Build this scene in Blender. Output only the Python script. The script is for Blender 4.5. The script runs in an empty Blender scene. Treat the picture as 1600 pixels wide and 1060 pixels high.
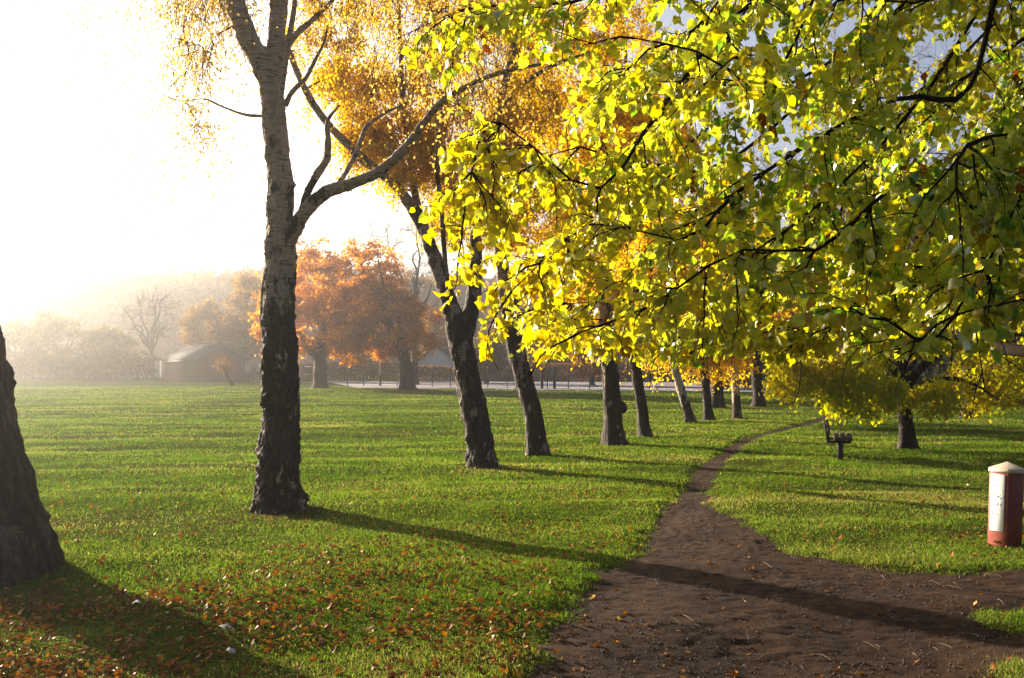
import bpy, math, random
import numpy as np
from mathutils import Vector, Matrix

R_ = math.radians
random.seed(7)
rng = np.random.default_rng(7)
sc = bpy.context.scene

# ------------------------------------------------------------------ camera
F = 1555.0          # focal length in photograph pixels (35 mm lens on 36 mm film, 1600 px)
EYE = 1.6
HOR = 590.0
cam_d = bpy.data.cameras.new('camera')
cam_d.lens = 35.0
cam_d.sensor_width = 36.0
cam_d.shift_y = 60.0 / 1600.0
cam_d.clip_end = 3000
cam = bpy.data.objects.new('camera', cam_d)
sc.collection.objects.link(cam)
cam.location = (0, 0, EYE)
cam.rotation_euler = (R_(90), 0, 0)
sc.camera = cam

# ------------------------------------------------------------------ sky, sun, exposure
SUN_AZ = 45.5       # degrees to the left of the view direction
SUN_EL = 15.0
world = bpy.data.worlds.new('World')
sc.world = world
world.use_nodes = True
wn = world.node_tree
for n in list(wn.nodes):
    wn.nodes.remove(n)
sky = wn.nodes.new('ShaderNodeTexSky')
sky.sky_type = 'NISHITA'
sky.sun_disc = False
sky.sun_elevation = R_(SUN_EL)
sky.sun_rotation = R_(-SUN_AZ)
sky.air_density = 0.6
sky.dust_density = 6.0
sky.ozone_density = 1.0
bg = wn.nodes.new('ShaderNodeBackground')
bg.inputs[1].default_value = 0.06
wo = wn.nodes.new('ShaderNodeOutputWorld')
wn.links.new(sky.outputs[0], bg.inputs[0])
wn.links.new(bg.outputs[0], wo.inputs[0])

sun_d = bpy.data.lights.new('sun', 'SUN')
sun_d.energy = 5.0
sun_d.angle = R_(0.6)
sun_d.color = (1.0, 0.85, 0.66)
sun = bpy.data.objects.new('sun', sun_d)
sc.collection.objects.link(sun)
sdir = Vector((-math.sin(R_(SUN_AZ)) * math.cos(R_(SUN_EL)),
               math.cos(R_(SUN_AZ)) * math.cos(R_(SUN_EL)), math.sin(R_(SUN_EL))))
sun.rotation_euler = sdir.to_track_quat('Z', 'Y').to_euler()
sun.location = (-40, 40, 30)

sc.view_settings.view_transform = 'Standard'
sc.view_settings.look = 'None'
sc.view_settings.gamma = 1.0
sc.view_settings.exposure = 2.0
sc.view_settings.use_curve_mapping = False
sc.render.engine = 'CYCLES'
cy = sc.cycles
cy.max_bounces = 7
cy.diffuse_bounces = 3
cy.glossy_bounces = 2
cy.transmission_bounces = 5
cy.volume_bounces = 0
cy.transparent_max_bounces = 8
cy.caustics_reflective = False
cy.caustics_refractive = False
cy.sample_clamp_indirect = 6.0
cy.use_denoising = True

HAZE_DENSITY = 0.0014
HAZE_ANISO = 0.90

# ------------------------------------------------------------------ numeric helpers
def _hash(ix, iy, iz):
    h = (ix.astype(np.int64) * 374761393 + iy.astype(np.int64) * 668265263 + iz.astype(np.int64) * 2147483647) & 0xFFFFFFFF
    h = ((h ^ (h >> 13)) * 1274126177) & 0xFFFFFFFF
    h = (h ^ (h >> 16)) & 0xFFFFFFFF
    return h.astype(np.float64) / 4294967295.0

def noise3(p):
    """value noise in 0..1 for an (N,3) array"""
    p = np.asarray(p, float)
    i = np.floor(p).astype(np.int64)
    f = p - i
    f = f * f * (3 - 2 * f)
    out = 0
    for dx in (0, 1):
        wx = f[:, 0] if dx else 1 - f[:, 0]
        for dy in (0, 1):
            wy = f[:, 1] if dy else 1 - f[:, 1]
            for dz in (0, 1):
                wz = f[:, 2] if dz else 1 - f[:, 2]
                out = out + wx * wy * wz * _hash(i[:, 0] + dx, i[:, 1] + dy, i[:, 2] + dz)
    return out

def fbm(p, octs=3):
    p = np.asarray(p, float)
    s, a, t = 0, 1.0, 0
    for o in range(octs):
        s = s + a * noise3(p * (2 ** o) + 17.3 * o)
        t += a
        a *= 0.5
    return s / t

def n2(x, y, freq, seed=0.0, octs=2):
    x = np.asarray(x, float); y = np.asarray(y, float)
    sh = np.broadcast(x, y).shape
    X = np.broadcast_to(x, sh).ravel(); Y = np.broadcast_to(y, sh).ravel()
    return fbm(np.stack([X * freq, Y * freq, np.full(X.shape, seed)], 1), octs).reshape(sh)

def sstep(a, b, x):
    t = np.clip((x - a) / (b - a), 0, 1)
    return t * t * (3 - 2 * t)

def rise(y):
    t = np.clip(np.asarray(y, float) - 25, 0, 106)
    return 0.0165 * (t - 8 * (1 - np.exp(-t / 8)))

def gpix(px, py):
    """point on the (smooth) ground seen at a pixel of the photograph"""
    Y = F * EYE / max(py - HOR, 4.0)
    for _ in range(60):
        Y = 0.5 * Y + 0.5 * F * (EYE - float(rise(Y))) / max(py - HOR, 0.5)
        Y = min(max(Y, 1.0), 140)
    return ((px - 800) / F * Y, Y)

def P(px, py, Y):
    return np.array([(px - 800) / F * Y, Y, EYE + (HOR - py) / F * Y])

# ------------------------------------------------------------------ path outline (world metres)
left_pix = [(785, 1060), (835, 1000), (880, 945), (935, 890), (990, 850), (1022, 808), (1060, 768), (1086, 735),
            (1120, 706), (1155, 687), (1205, 674), (1262, 656), (1300, 641)]
right_pix = [(1330, 884), (1245, 862), (1185, 832), (1132, 802), (1108, 776), (1122, 742), (1152, 708), (1190, 686),
             (1250, 669), (1290, 655), (1312, 643)]
Lw = [(-0.75, 1.0), (-0.6, 3.0), (-0.3, 4.6)] + [gpix(*q) for q in left_pix] + [(17.5, 52.0)]
Rw = [(9.0, 1.0), (9.0, 4.0), (9.0, 6.6), (6.0, 7.95), (4.3, 8.25)] + [gpix(*q) for q in right_pix] + [(18.6, 52.0)]
Lw = np.array(Lw); Rw = np.array(Rw)

def resample(poly, n, smooth=True):
    poly = np.asarray(poly, float)
    d = np.r_[0, np.cumsum(np.linalg.norm(np.diff(poly, axis=0), axis=1))]
    t = np.linspace(0, d[-1], n)
    if not smooth or len(poly) < 3:
        return np.stack([np.interp(t, d, poly[:, k]) for k in range(poly.shape[1])], 1)
    m = np.gradient(poly, d, axis=0)
    idx = np.clip(np.searchsorted(d, t, side='right') - 1, 0, len(d) - 2)
    h = (d[idx + 1] - d[idx])[:, None]
    u = ((t - d[idx]) / h[:, 0])[:, None]
    p0, p1, m0, m1 = poly[idx], poly[idx + 1], m[idx], m[idx + 1]
    return ((2 * u**3 - 3 * u**2 + 1) * p0 + (u**3 - 2 * u**2 + u) * h * m0 + (-2 * u**3 + 3 * u**2) * p1 + (u**3 - u**2) * h * m1)

PATH_POLY = np.concatenate([resample(Lw, 90), resample(Rw, 90)[::-1]])

_o = np.argsort(PATH_POLY[:90, 1]); _LY, _LX = PATH_POLY[:90, 1][_o], PATH_POLY[:90, 0][_o]
_o = np.argsort(PATH_POLY[90:, 1]); _RY, _RX = PATH_POLY[90:, 1][_o], PATH_POLY[90:, 0][_o]
def path_sd(x, y):
    """signed distance to the worn path (negative inside), with a ragged edge"""
    x = np.asarray(x, float).ravel(); y = np.asarray(y, float).ravel()
    out = np.full(x.shape, 5.0)
    near = (y < 55) & (y > -1) & (x > -6) & (x < 24)
    near &= x > np.interp(y, _LY, _LX) - 1.2
    near &= (y < 8.6) | (x < np.interp(y, _RY, _RX) + 1.2)
    qx, qy = x[near], y[near]
    A = PATH_POLY; B = np.roll(PATH_POLY, -1, axis=0)
    best = np.full(qx.shape, 1e9); inside = np.zeros(qx.shape, bool)
    for (ax, ay), (bx, by) in zip(A, B):
        dx, dy = bx - ax, by - ay
        L2 = dx * dx + dy * dy + 1e-12
        t = np.clip(((qx - ax) * dx + (qy - ay) * dy) / L2, 0, 1)
        best = np.minimum(best, (qx - ax - t * dx) ** 2 + (qy - ay - t * dy) ** 2)
        c = (ay > qy) != (by > qy)
        if c.any():
            xi = ax + (qy - ay) / (by - ay + 1e-12) * dx
            inside ^= c & (qx < xi)
    d = np.sqrt(best); d[inside] *= -1
    amp = np.clip(1.2 - qy / 30, 0.35, 1.0)
    d = d + amp * ((n2(qx, qy, 1.6, 3.1, 2) - 0.5) * 0.30 + (n2(qx, qy, 6.0, 9.1, 3) - 0.5) * 0.40)
    # grassy islands at the near right of the worn earth
    isl = np.exp(-(((qx - 3.55) / 0.55) ** 2 + ((qy - 6.6) / 0.34) ** 2)) + np.exp(-(((qx - 3.05) / 0.42) ** 2 + ((qy - 5.45) / 0.45) ** 2)) + np.exp(-(((qx - 4.6) / 0.9) ** 2 + ((qy - 6.0) / 0.9) ** 2))
    d = np.maximum(d, (isl * (0.1 + 1.9 * n2(qx, qy, 5.0, 22.0, 3)) - 0.72) * 0.35)
    out[near] = d
    return out

def raw_z(x, y):
    x = np.asarray(x, float); y = np.asarray(y, float)
    fade = np.exp(-np.clip(y - 15, 0, None) / 30.0)
    return rise(y) + fade * ((n2(x, y, 0.9, 1.0, 2) - 0.5) * 0.11) + np.clip(fade + .3, 0, 1) * (n2(x * 0.4, y * 1.2, 0.7, 31.0, 2) - 0.5) * 0.10 + (n2(x, y, 0.16, 5.0, 2) - 0.5) * 0.20 * np.clip(fade + 0.25, 0, 1)

def ground_z(x, y):
    x = np.atleast_1d(np.asarray(x, float)).ravel(); y = np.atleast_1d(np.asarray(y, float)).ravel()
    return raw_z(x, y) - 0.07 * sstep(0.14, -0.26, path_sd(x, y))

def gz1(x, y):
    return float(ground_z([x], [y])[0])

# ------------------------------------------------------------------ mesh helpers
COL = sc.collection

def make_mesh(name, V, faces_list, mat=None, smooth=False, attrs=None):
    """faces_list: list of (M,k) index arrays"""
    V = np.ascontiguousarray(V, dtype=np.float32)
    me = bpy.data.meshes.new(name)
    loops, starts = [], []
    s = 0
    for fa in faces_list:
        fa = np.asarray(fa, dtype=np.int32)
        if fa.size == 0:
            continue
        loops.append(fa.ravel())
        k = fa.shape[1]
        starts.append(s + np.arange(fa.shape[0], dtype=np.int32) * k)
        s += fa.size
    loops = np.concatenate(loops); starts = np.concatenate(starts)
    me.vertices.add(len(V)); me.vertices.foreach_set('co', V.ravel())
    me.loops.add(len(loops)); me.loops.foreach_set('vertex_index', loops)
    me.polygons.add(len(starts)); me.polygons.foreach_set('loop_start', starts)
    me.update(calc_edges=True)
    if smooth:
        me.polygons.foreach_set('use_smooth', np.ones(len(starts), dtype=bool))
    if attrs:
        for an, av in attrs.items():
            a = me.attributes.new(an, 'FLOAT', 'POINT')
            a.data.foreach_set('value', np.ascontiguousarray(av, dtype=np.float32))
    me.validate()
    if mat:
        me.materials.append(mat)
    return me

def link(name, me, parent=None, loc=None):
    o = bpy.data.objects.new(name, me)
    COL.objects.link(o)
    if parent is not None:
        o.parent = parent
    if loc is not None:
        o.location = loc
    return o

def tag(o, label=None, cat=None, group=None, kind=None):
    if label: o['label'] = label
    if cat: o['category'] = cat
    if group: o['group'] = group
    if kind: o['kind'] = kind
    return o

def empty(name, loc, label, cat, group=None, rz=0.0):
    e = bpy.data.objects.new(name, None)
    e.empty_display_size = 0.3
    COL.objects.link(e)
    e.location = loc
    e.rotation_euler = (0, 0, rz)
    return tag(e, label, cat, group)

class MB:
    def __init__(self):
        self.V = []; self.Q = []; self.T = []; self.n = 0
    def add(self, V, quads=None, tris=None):
        V = np.asarray(V, float)
        self.V.append(V)
        if quads is not None and len(quads): self.Q.append(np.asarray(quads) + self.n)
        if tris is not None and len(tris): self.T.append(np.asarray(tris) + self.n)
        self.n += len(V)
    def box(self, c, s, rot=None, taper=1.0, bevel=0.0):
        c = np.array(c, float); hx, hy, hz = np.array(s, float) / 2
        b = bevel
        if b <= 0:
            v = np.array([[sx * hx * (taper if sz > 0 else 1), sy * hy * (taper if sz > 0 else 1), sz * hz]
                          for sz in (-1, 1) for sy in (-1, 1) for sx in (-1, 1)])
            q = [[0, 2, 3, 1], [4, 5, 7, 6], [0, 1, 5, 4], [2, 6, 7, 3], [0, 4, 6, 2], [1, 3, 7, 5]]
            t = None
        else:
            rings = []
            def oct_(x, y, z, bb):
                return [[-x + bb, -y, z], [x - bb, -y, z], [x, -y + bb, z], [x, y - bb, z], [x - bb, y, z], [-x + bb, y, z], [-x, y - bb, z], [-x, -y + bb, z]]
            rings = [oct_(hx - b, hy - b, -hz, b * .5), oct_(hx, hy, -hz + b, b), oct_(hx * taper, hy * taper, hz - b, b), oct_((hx - b) * taper, (hy - b) * taper, hz, b * .5)]
            v = np.array([p for r in rings for p in r])
            q = []
            for k in range(3):
                for i in range(8):
                    q.append([k * 8 + i, k * 8 + (i + 1) % 8, (k + 1) * 8 + (i + 1) % 8, (k + 1) * 8 + i])
            t = [[0, i + 1, i] for i in range(1, 7)] + [[24, 24 + i, 25 + i] for i in range(1, 7)]
        if rot is not None:
            v = v @ np.array(rot).T
        self.add(v + c, q, t)
        return self
    def tube(self, pts, rad, sides=6, cap=True):
        v, q, t = tube_geo(pts, rad, sides, cap)
        self.add(v, q, t)
        return self
    def mesh(self, name, mat, smooth=False, attrs=None):
        fl = []
        if self.Q: fl.append(np.concatenate(self.Q))
        if self.T: fl.append(np.concatenate(self.T))
        return make_mesh(name, np.concatenate(self.V), fl, mat, smooth, attrs)
    def build(self, name, mat, parent=None, smooth=False, loc=None):
        return link(name, self.mesh(name, mat, smooth), parent, loc)

def rotz(a):
    c, s = math.cos(a), math.sin(a)
    return np.array([[c, -s, 0], [s, c, 0], [0, 0, 1]])
def rotx(a):
    c, s = math.cos(a), math.sin(a)
    return np.array([[1, 0, 0], [0, c, -s], [0, s, c]])
def roty(a):
    c, s = math.cos(a), math.sin(a)
    return np.array([[c, 0, s], [0, 1, 0], [-s, 0, c]])

def frames(pts):
    pts = np.asarray(pts, float)
    T = np.gradient(pts, axis=0)
    T /= np.linalg.norm(T, axis=1)[:, None] + 1e-9
    a = np.array([1.0, 0, 0]) if abs(T[0, 0]) < 0.8 else np.array([0, 1.0, 0])
    N = np.zeros_like(T)
    n = a - T[0] * a.dot(T[0])
    for i in range(len(T)):
        n = n - T[i] * n.dot(T[i])
        n /= np.linalg.norm(n) + 1e-9
        N[i] = n
    return T, N, np.cross(T, N)

def tube_geo(pts, rad, sides=6, cap=True):
    pts = np.asarray(pts, float)
    m = len(pts)
    rad = np.broadcast_to(np.asarray(rad, float), (m,))
    T, N, B = frames(pts)
    th = np.arange(sides) * 2 * math.pi / sides
    V = (pts[:, None] + rad[:, None, None] * (np.cos(th)[None, :, None] * N[:, None] + np.sin(th)[None, :, None] * B[:, None])).reshape(-1, 3)
    i = np.arange(m - 1)[:, None] * sides
    j = np.arange(sides)[None]
    j2 = (j + 1) % sides
    Q = np.stack([i + j, i + j2, i + sides + j2, i + sides + j], -1).reshape(-1, 4)
    Tt = []
    if cap and sides >= 3:
        V = np.concatenate([V, pts[-1:] + T[-1:] * rad[-1] * 0.5, pts[:1]])
        b = (m - 1) * sides
        e = m * sides
        Tt = [[b + k, b + (k + 1) % sides, e] for k in range(sides)] + [[(k + 1) % sides, k, e + 1] for k in range(sides)]
    return V, Q, Tt

# ------------------------------------------------------------------ materials
def new_mat(name):
    m = bpy.data.materials.new(name)
    m.use_nodes = True
    nt = m.node_tree
    for n in list(nt.nodes):
        nt.nodes.remove(n)
    out = nt.nodes.new('ShaderNodeOutputMaterial')
    return m, nt, out

def nd(nt, typ, **kw):
    n = nt.nodes.new(typ)
    for k, v in kw.items():
        if k.startswith('i_'):
            n.inputs[k[2:].replace('_', ' ')].default_value = v
        else:
            setattr(n, k, v)
    return n

def ramp(nt, fac, stops, interp='LINEAR'):
    r = nt.nodes.new('ShaderNodeValToRGB')
    r.color_ramp.interpolation = interp
    e = r.color_ramp.elements
    while len(e) < len(stops):
        e.new(0.5)
    for k, (p, c) in enumerate(stops):
        e[k].position = p
        e[k].color = (*c, 1) if len(c) == 3 else c
    nt.links.new(fac, r.inputs[0])
    return r.outputs[0]

def leaf_mat(name, stops, trans=0.5, gloss=0.0, blotch=False):
    m, nt, out = new_mat(name)
    at = nd(nt, 'ShaderNodeAttribute', attribute_name='rnd')
    col = ramp(nt, at.outputs['Fac'], stops)
    if blotch:      # brown spots and uneven ageing of the blade
        tc = nd(nt, 'ShaderNodeTexCoord')
        nz = nd(nt, 'ShaderNodeTexNoise'); nz.inputs['Scale'].default_value = 1.0; nz.inputs['Detail'].default_value = 4; nz.inputs['Roughness'].default_value = 0.6
        ge = nd(nt, 'ShaderNodeNewGeometry')
        vm = nd(nt, 'ShaderNodeVectorMath', operation='SCALE'); vm.inputs['Scale'].default_value = 38.0
        nt.links.new(ge.outputs['Position'], vm.inputs[0]); nt.links.new(vm.outputs[0], nz.inputs['Vector'])
        bl = ramp(nt, nz.outputs['Fac'], [(0.30, (0.45, 0.30, 0.22)), (0.40, (0.85, 0.82, 0.7)), (0.55, (1, 1, 1)), (0.7, (1.08, 1.0, 0.9))])
        mb_ = nd(nt, 'ShaderNodeMix', data_type='RGBA', blend_type='MULTIPLY'); mb_.inputs[0].default_value = 1
        nt.links.new(col, mb_.inputs[6]); nt.links.new(bl, mb_.inputs[7])
        col = mb_.outputs[2]
    df = nt.nodes.new('ShaderNodeBsdfDiffuse')
    tr = nt.nodes.new('ShaderNodeBsdfTranslucent')
    nt.links.new(col, df.inputs[0])
    hs = nd(nt, 'ShaderNodeHueSaturation')
    hs.inputs['Saturation'].default_value = 1.15
    hs.inputs['Value'].default_value = 1.25
    nt.links.new(col, hs.inputs['Color'])
    nt.links.new(hs.outputs[0], tr.inputs[0])
    mx = nd(nt, 'ShaderNodeMixShader')
    mx.inputs[0].default_value = trans
    nt.links.new(df.outputs[0], mx.inputs[1])
    nt.links.new(tr.outputs[0], mx.inputs[2])
    last = mx.outputs[0]
    if gloss > 0:
        gl = nd(nt, 'ShaderNodeBsdfGlossy')
        gl.inputs['Roughness'].default_value = 0.38
        gl.inputs['Color'].default_value = (1, 1, 1, 1)
        fr = nd(nt, 'ShaderNodeFresnel')
        fr.inputs[0].default_value = 1.4
        mu = nd(nt, 'ShaderNodeMath', operation='MULTIPLY')
        nt.links.new(fr.outputs[0], mu.inputs[0]); mu.inputs[1].default_value = gloss
        m2 = nd(nt, 'ShaderNodeMixShader')
        nt.links.new(mu.outputs[0], m2.inputs[0])
        nt.links.new(last, m2.inputs[1]); nt.links.new(gl.outputs[0], m2.inputs[2])
        last = m2.outputs[0]
    nt.links.new(last, out.inputs[0])
    return m

def plain_mat(name, c1, c2, scale=6.0, rough=0.8, bump=0.2, spec=0.3, stretch=(1, 1, 1), metallic=0.0, bscale=None):
    m, nt, out = new_mat(name)
    tc = nd(nt, 'ShaderNodeTexCoord')
    mp = nd(nt, 'ShaderNodeMapping')
    mp.inputs['Scale'].default_value = stretch
    nt.links.new(tc.outputs['Object'], mp.inputs[0])
    nz = nd(nt, 'ShaderNodeTexNoise')
    nz.inputs['Scale'].default_value = scale
    nz.inputs['Detail'].default_value = 5
    nz.inputs['Roughness'].default_value = 0.65
    nt.links.new(mp.outputs[0], nz.inputs['Vector'])
    col = ramp(nt, nz.outputs['Fac'], [(0.3, c1), (0.7, c2)])
    p = nd(nt, 'ShaderNodeBsdfPrincipled')
    p.inputs['Roughness'].default_value = rough
    p.inputs['Specular IOR Level'].default_value = spec
    p.inputs['Metallic'].default_value = metallic
    nt.links.new(col, p.inputs['Base Color'])
    if bump > 0:
        nb = nd(nt, 'ShaderNodeTexNoise')
        nb.inputs['Scale'].default_value = bscale or scale * 4
        nb.inputs['Detail'].default_value = 4
        nt.links.new(mp.outputs[0], nb.inputs['Vector'])
        b = nd(nt, 'ShaderNodeBump')
        b.inputs['Strength'].default_value = bump
        b.inputs['Distance'].default_value = 0.02
        nt.links.new(nb.outputs['Fac'], b.inputs['Height'])
        nt.links.new(b.outputs[0], p.inputs['Normal'])
    nt.links.new(p.outputs[0], out.inputs[0])
    return m

def bark_mat(name, dark, mid, pale, z_lo, z_hi, patch=0.5, pale_amt=1.0):
    """birch bark: dark fissured foot, papery pale bark with dark scars higher up; z in metres above the tree's base"""
    m, nt, out = new_mat(name)
    tc = nd(nt, 'ShaderNodeTexCoord')
    sep = nd(nt, 'ShaderNodeSeparateXYZ')
    nt.links.new(tc.outputs['Object'], sep.inputs[0])
    mp = nd(nt, 'ShaderNodeMapping')
    mp.inputs['Scale'].default_value = (1, 1, 0.45)
    nt.links.new(tc.outputs['Object'], mp.inputs[0])
    n1 = nd(nt, 'ShaderNodeTexNoise'); n1.inputs['Scale'].default_value = 4.2; n1.inputs['Detail'].default_value = 6; n1.inputs['Roughness'].default_value = 0.62
    nt.links.new(mp.outputs[0], n1.inputs['Vector'])
    # height blend shifted by noise
    mr = nd(nt, 'ShaderNodeMapRange'); mr.inputs['From Min'].default_value = z_lo; mr.inputs['From Max'].default_value = z_hi
    nt.links.new(sep.outputs['Z'], mr.inputs['Value'])
    ad = nd(nt, 'ShaderNodeMath', operation='ADD'); nt.links.new(mr.outputs[0], ad.inputs[0])
    sb = nd(nt, 'ShaderNodeMath', operation='MULTIPLY_ADD'); nt.links.new(n1.outputs['Fac'], sb.inputs[0]); sb.inputs[1].default_value = 4.4; sb.inputs[2].default_value = -2.2 - 0.45 * (patch - 0.5)
    nt.links.new(sb.outputs[0], ad.inputs[1])
    msk = ramp(nt, ad.outputs[0], [(0.42, (0, 0, 0)), (0.62, (pale_amt,) * 3)])
    # lenticels
    mp2 = nd(nt, 'ShaderNodeMapping'); mp2.inputs['Scale'].default_value = (3, 3, 26)
    nt.links.new(tc.outputs['Object'], mp2.inputs[0])
    n2_ = nd(nt, 'ShaderNodeTexNoise'); n2_.inputs['Scale'].default_value = 2.0; n2_.inputs['Detail'].default_value = 3
    nt.links.new(mp2.outputs[0], n2_.inputs['Vector'])
    palec = ramp(nt, n2_.outputs['Fac'], [(0.33, mid), (0.46, pale), (0.75, tuple(min(1, c * 1.15) for c in pale))])
    # dark fissured bark
    mp3 = nd(nt, 'ShaderNodeMapping'); mp3.inputs['Scale'].default_value = (1, 1, 0.3)
    nt.links.new(tc.outputs['Object'], mp3.inputs[0])
    vo = nd(nt, 'ShaderNodeTexVoronoi'); vo.inputs['Scale'].default_value = 17
    nz = nd(nt, 'ShaderNodeTexNoise'); nz.inputs['Scale'].default_value = 9; nz.inputs['Detail'].default_value = 4
    nt.links.new(mp3.outputs[0], nz.inputs['Vector'])
    mixv = nd(nt, 'ShaderNodeMix', data_type='VECTOR'); mixv.inputs['Factor'].default_value = 0.25
    nt.links.new(mp3.outputs[0], mixv.inputs[4]); nt.links.new(nz.outputs['Color'], mixv.inputs[5])
    nt.links.new(mixv.outputs[1], vo.inputs['Vector'])
    darkc = ramp(nt, vo.outputs['Distance'], [(0.0, mid), (0.5, dark), (0.9, tuple(c * 0.4 for c in dark))])
    mc = nd(nt, 'ShaderNodeMix', data_type='RGBA')
    nt.links.new(msk, mc.inputs[0]); nt.links.new(darkc, mc.inputs[6]); nt.links.new(palec, mc.inputs[7])
    p = nd(nt, 'ShaderNodeBsdfPrincipled')
    p.inputs['Roughness'].default_value = 0.85
    p.inputs['Specular IOR Level'].default_value = 0.25
    nt.links.new(mc.outputs[2], p.inputs['Base Color'])
    b1 = nd(nt, 'ShaderNodeBump'); b1.inputs['Strength'].default_value = 0.9; b1.inputs['Distance'].default_value = 0.03; b1.invert = True
    nt.links.new(vo.outputs['Distance'], b1.inputs['Height'])
    b2 = nd(nt, 'ShaderNodeBump'); b2.inputs['Strength'].default_value = 0.35; b2.inputs['Distance'].default_value = 0.012
    nt.links.new(n2_.outputs['Fac'], b2.inputs['Height']); nt.links.new(b1.outputs[0], b2.inputs['Normal'])
    nt.links.new(b2.outputs[0], p.inputs['Normal'])
    nt.links.new(p.outputs[0], out.inputs[0])
    return m

M = {}
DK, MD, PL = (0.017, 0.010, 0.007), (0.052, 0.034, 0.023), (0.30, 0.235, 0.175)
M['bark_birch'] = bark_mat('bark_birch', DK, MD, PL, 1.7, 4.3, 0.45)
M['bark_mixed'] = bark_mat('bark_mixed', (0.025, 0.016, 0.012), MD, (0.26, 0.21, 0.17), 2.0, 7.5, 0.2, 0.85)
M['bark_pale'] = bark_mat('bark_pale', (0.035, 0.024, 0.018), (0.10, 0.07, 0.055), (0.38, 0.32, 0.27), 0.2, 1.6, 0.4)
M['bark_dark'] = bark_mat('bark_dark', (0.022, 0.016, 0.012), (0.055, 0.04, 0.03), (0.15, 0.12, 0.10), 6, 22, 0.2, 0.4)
M['twig'] = plain_mat('twig', (0.035, 0.022, 0.016), (0.07, 0.045, 0.032), 8, 0.8, 0)
M['limetwig'] = plain_mat('limetwig', (0.010, 0.008, 0.006), (0.024, 0.018, 0.014), 30, 1.0, 0.3, 0.02)
M['leaf_gold'] = leaf_mat('leaf_gold', [(0.0, (0.30, 0.15, 0.025)), (0.3, (0.54, 0.33, 0.04)), (0.65, (0.64, 0.45, 0.06)), (0.9, (0.66, 0.52, 0.08)), (1.0, (0.50, 0.49, 0.07))], 0.68)
M['leaf_goldpale'] = leaf_mat('leaf_goldpale', [(0.0, (0.35, 0.22, 0.07)), (0.5, (0.58, 0.40, 0.12)), (1.0, (0.62, 0.50, 0.17))], 0.65)
M['leaf_orange'] = leaf_mat('leaf_orange', [(0.0, (0.24, 0.075, 0.006)), (0.5, (0.50, 0.19, 0.010)), (0.85, (0.60, 0.28, 0.015)), (1.0, (0.62, 0.40, 0.03))], 0.68)
M['leaf_lime'] = leaf_mat('leaf_lime', [(0.0, (0.24, 0.12, 0.03)), (0.12, (0.48, 0.38, 0.05)), (0.35, (0.54, 0.50, 0.08)), (0.6, (0.48, 0.51, 0.085)), (0.8, (0.36, 0.45, 0.075)), (0.93, (0.18, 0.33, 0.05)), (1.0, (0.11, 0.24, 0.04))], 0.62, 0.18, blotch=True)
M['leaf_limefar'] = leaf_mat('leaf_limefar', [(0.0, (0.22, 0.13, 0.025)), (0.25, (0.40, 0.31, 0.035)), (0.6, (0.43, 0.42, 0.05)), (1.0, (0.33, 0.42, 0.06))], 0.58)
M['leaf_tan'] = leaf_mat('leaf_tan', [(0, (0.13, 0.075, 0.025)), (0.6, (0.26, 0.15, 0.04)), (1, (0.36, 0.24, 0.06))], 0.45)
M['leaf_red'] = leaf_mat('leaf_red', [(0, (0.16, 0.05, 0.02)), (1, (0.30, 0.10, 0.03))], 0.4)
M['leaf_brown'] = leaf_mat('leaf_brown', [(0, (0.10, 0.055, 0.025)), (0.6, (0.20, 0.11, 0.04)), (1, (0.28, 0.18, 0.06))], 0.4)
M['leaf_olive'] = leaf_mat('leaf_olive', [(0, (0.06, 0.06, 0.02)), (0.6, (0.13, 0.13, 0.04)), (1, (0.25, 0.2, 0.06))], 0.4)
M['leaf_green'] = leaf_mat('leaf_green', [(0, (0.03, 0.045, 0.015)), (0.6, (0.06, 0.085, 0.03)), (1, (0.12, 0.13, 0.04))], 0.35)
M['leaf_dark'] = leaf_mat('leaf_dark', [(0, (0.02, 0.03, 0.015)), (1, (0.05, 0.06, 0.03))], 0.3)
M['leaf_fallen'] = leaf_mat('leaf_fallen', [(0, (0.07, 0.03, 0.014)), (0.35, (0.17, 0.07, 0.026)), (0.6, (0.30, 0.13, 0.035)), (0.8, (0.42, 0.22, 0.06)), (0.93, (0.46, 0.36, 0.07)), (1.0, (0.5, 0.42, 0.32))], 0.18, 0.08)
M['leaf_silver'] = leaf_mat('leaf_silver', [(0, (0.28, 0.25, 0.24)), (1, (0.36, 0.33, 0.31))], 0.15, 0.2)
M['grass'] = leaf_mat('grass', [(0, (0.038, 0.070, 0.012)), (0.3, (0.074, 0.128, 0.021)), (0.55, (0.122, 0.180, 0.031)), (0.75, (0.185, 0.22, 0.05)), (0.9, (0.245, 0.225, 0.08)), (1.0, (0.30, 0.22, 0.11))], 0.5, 0.0)

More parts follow.
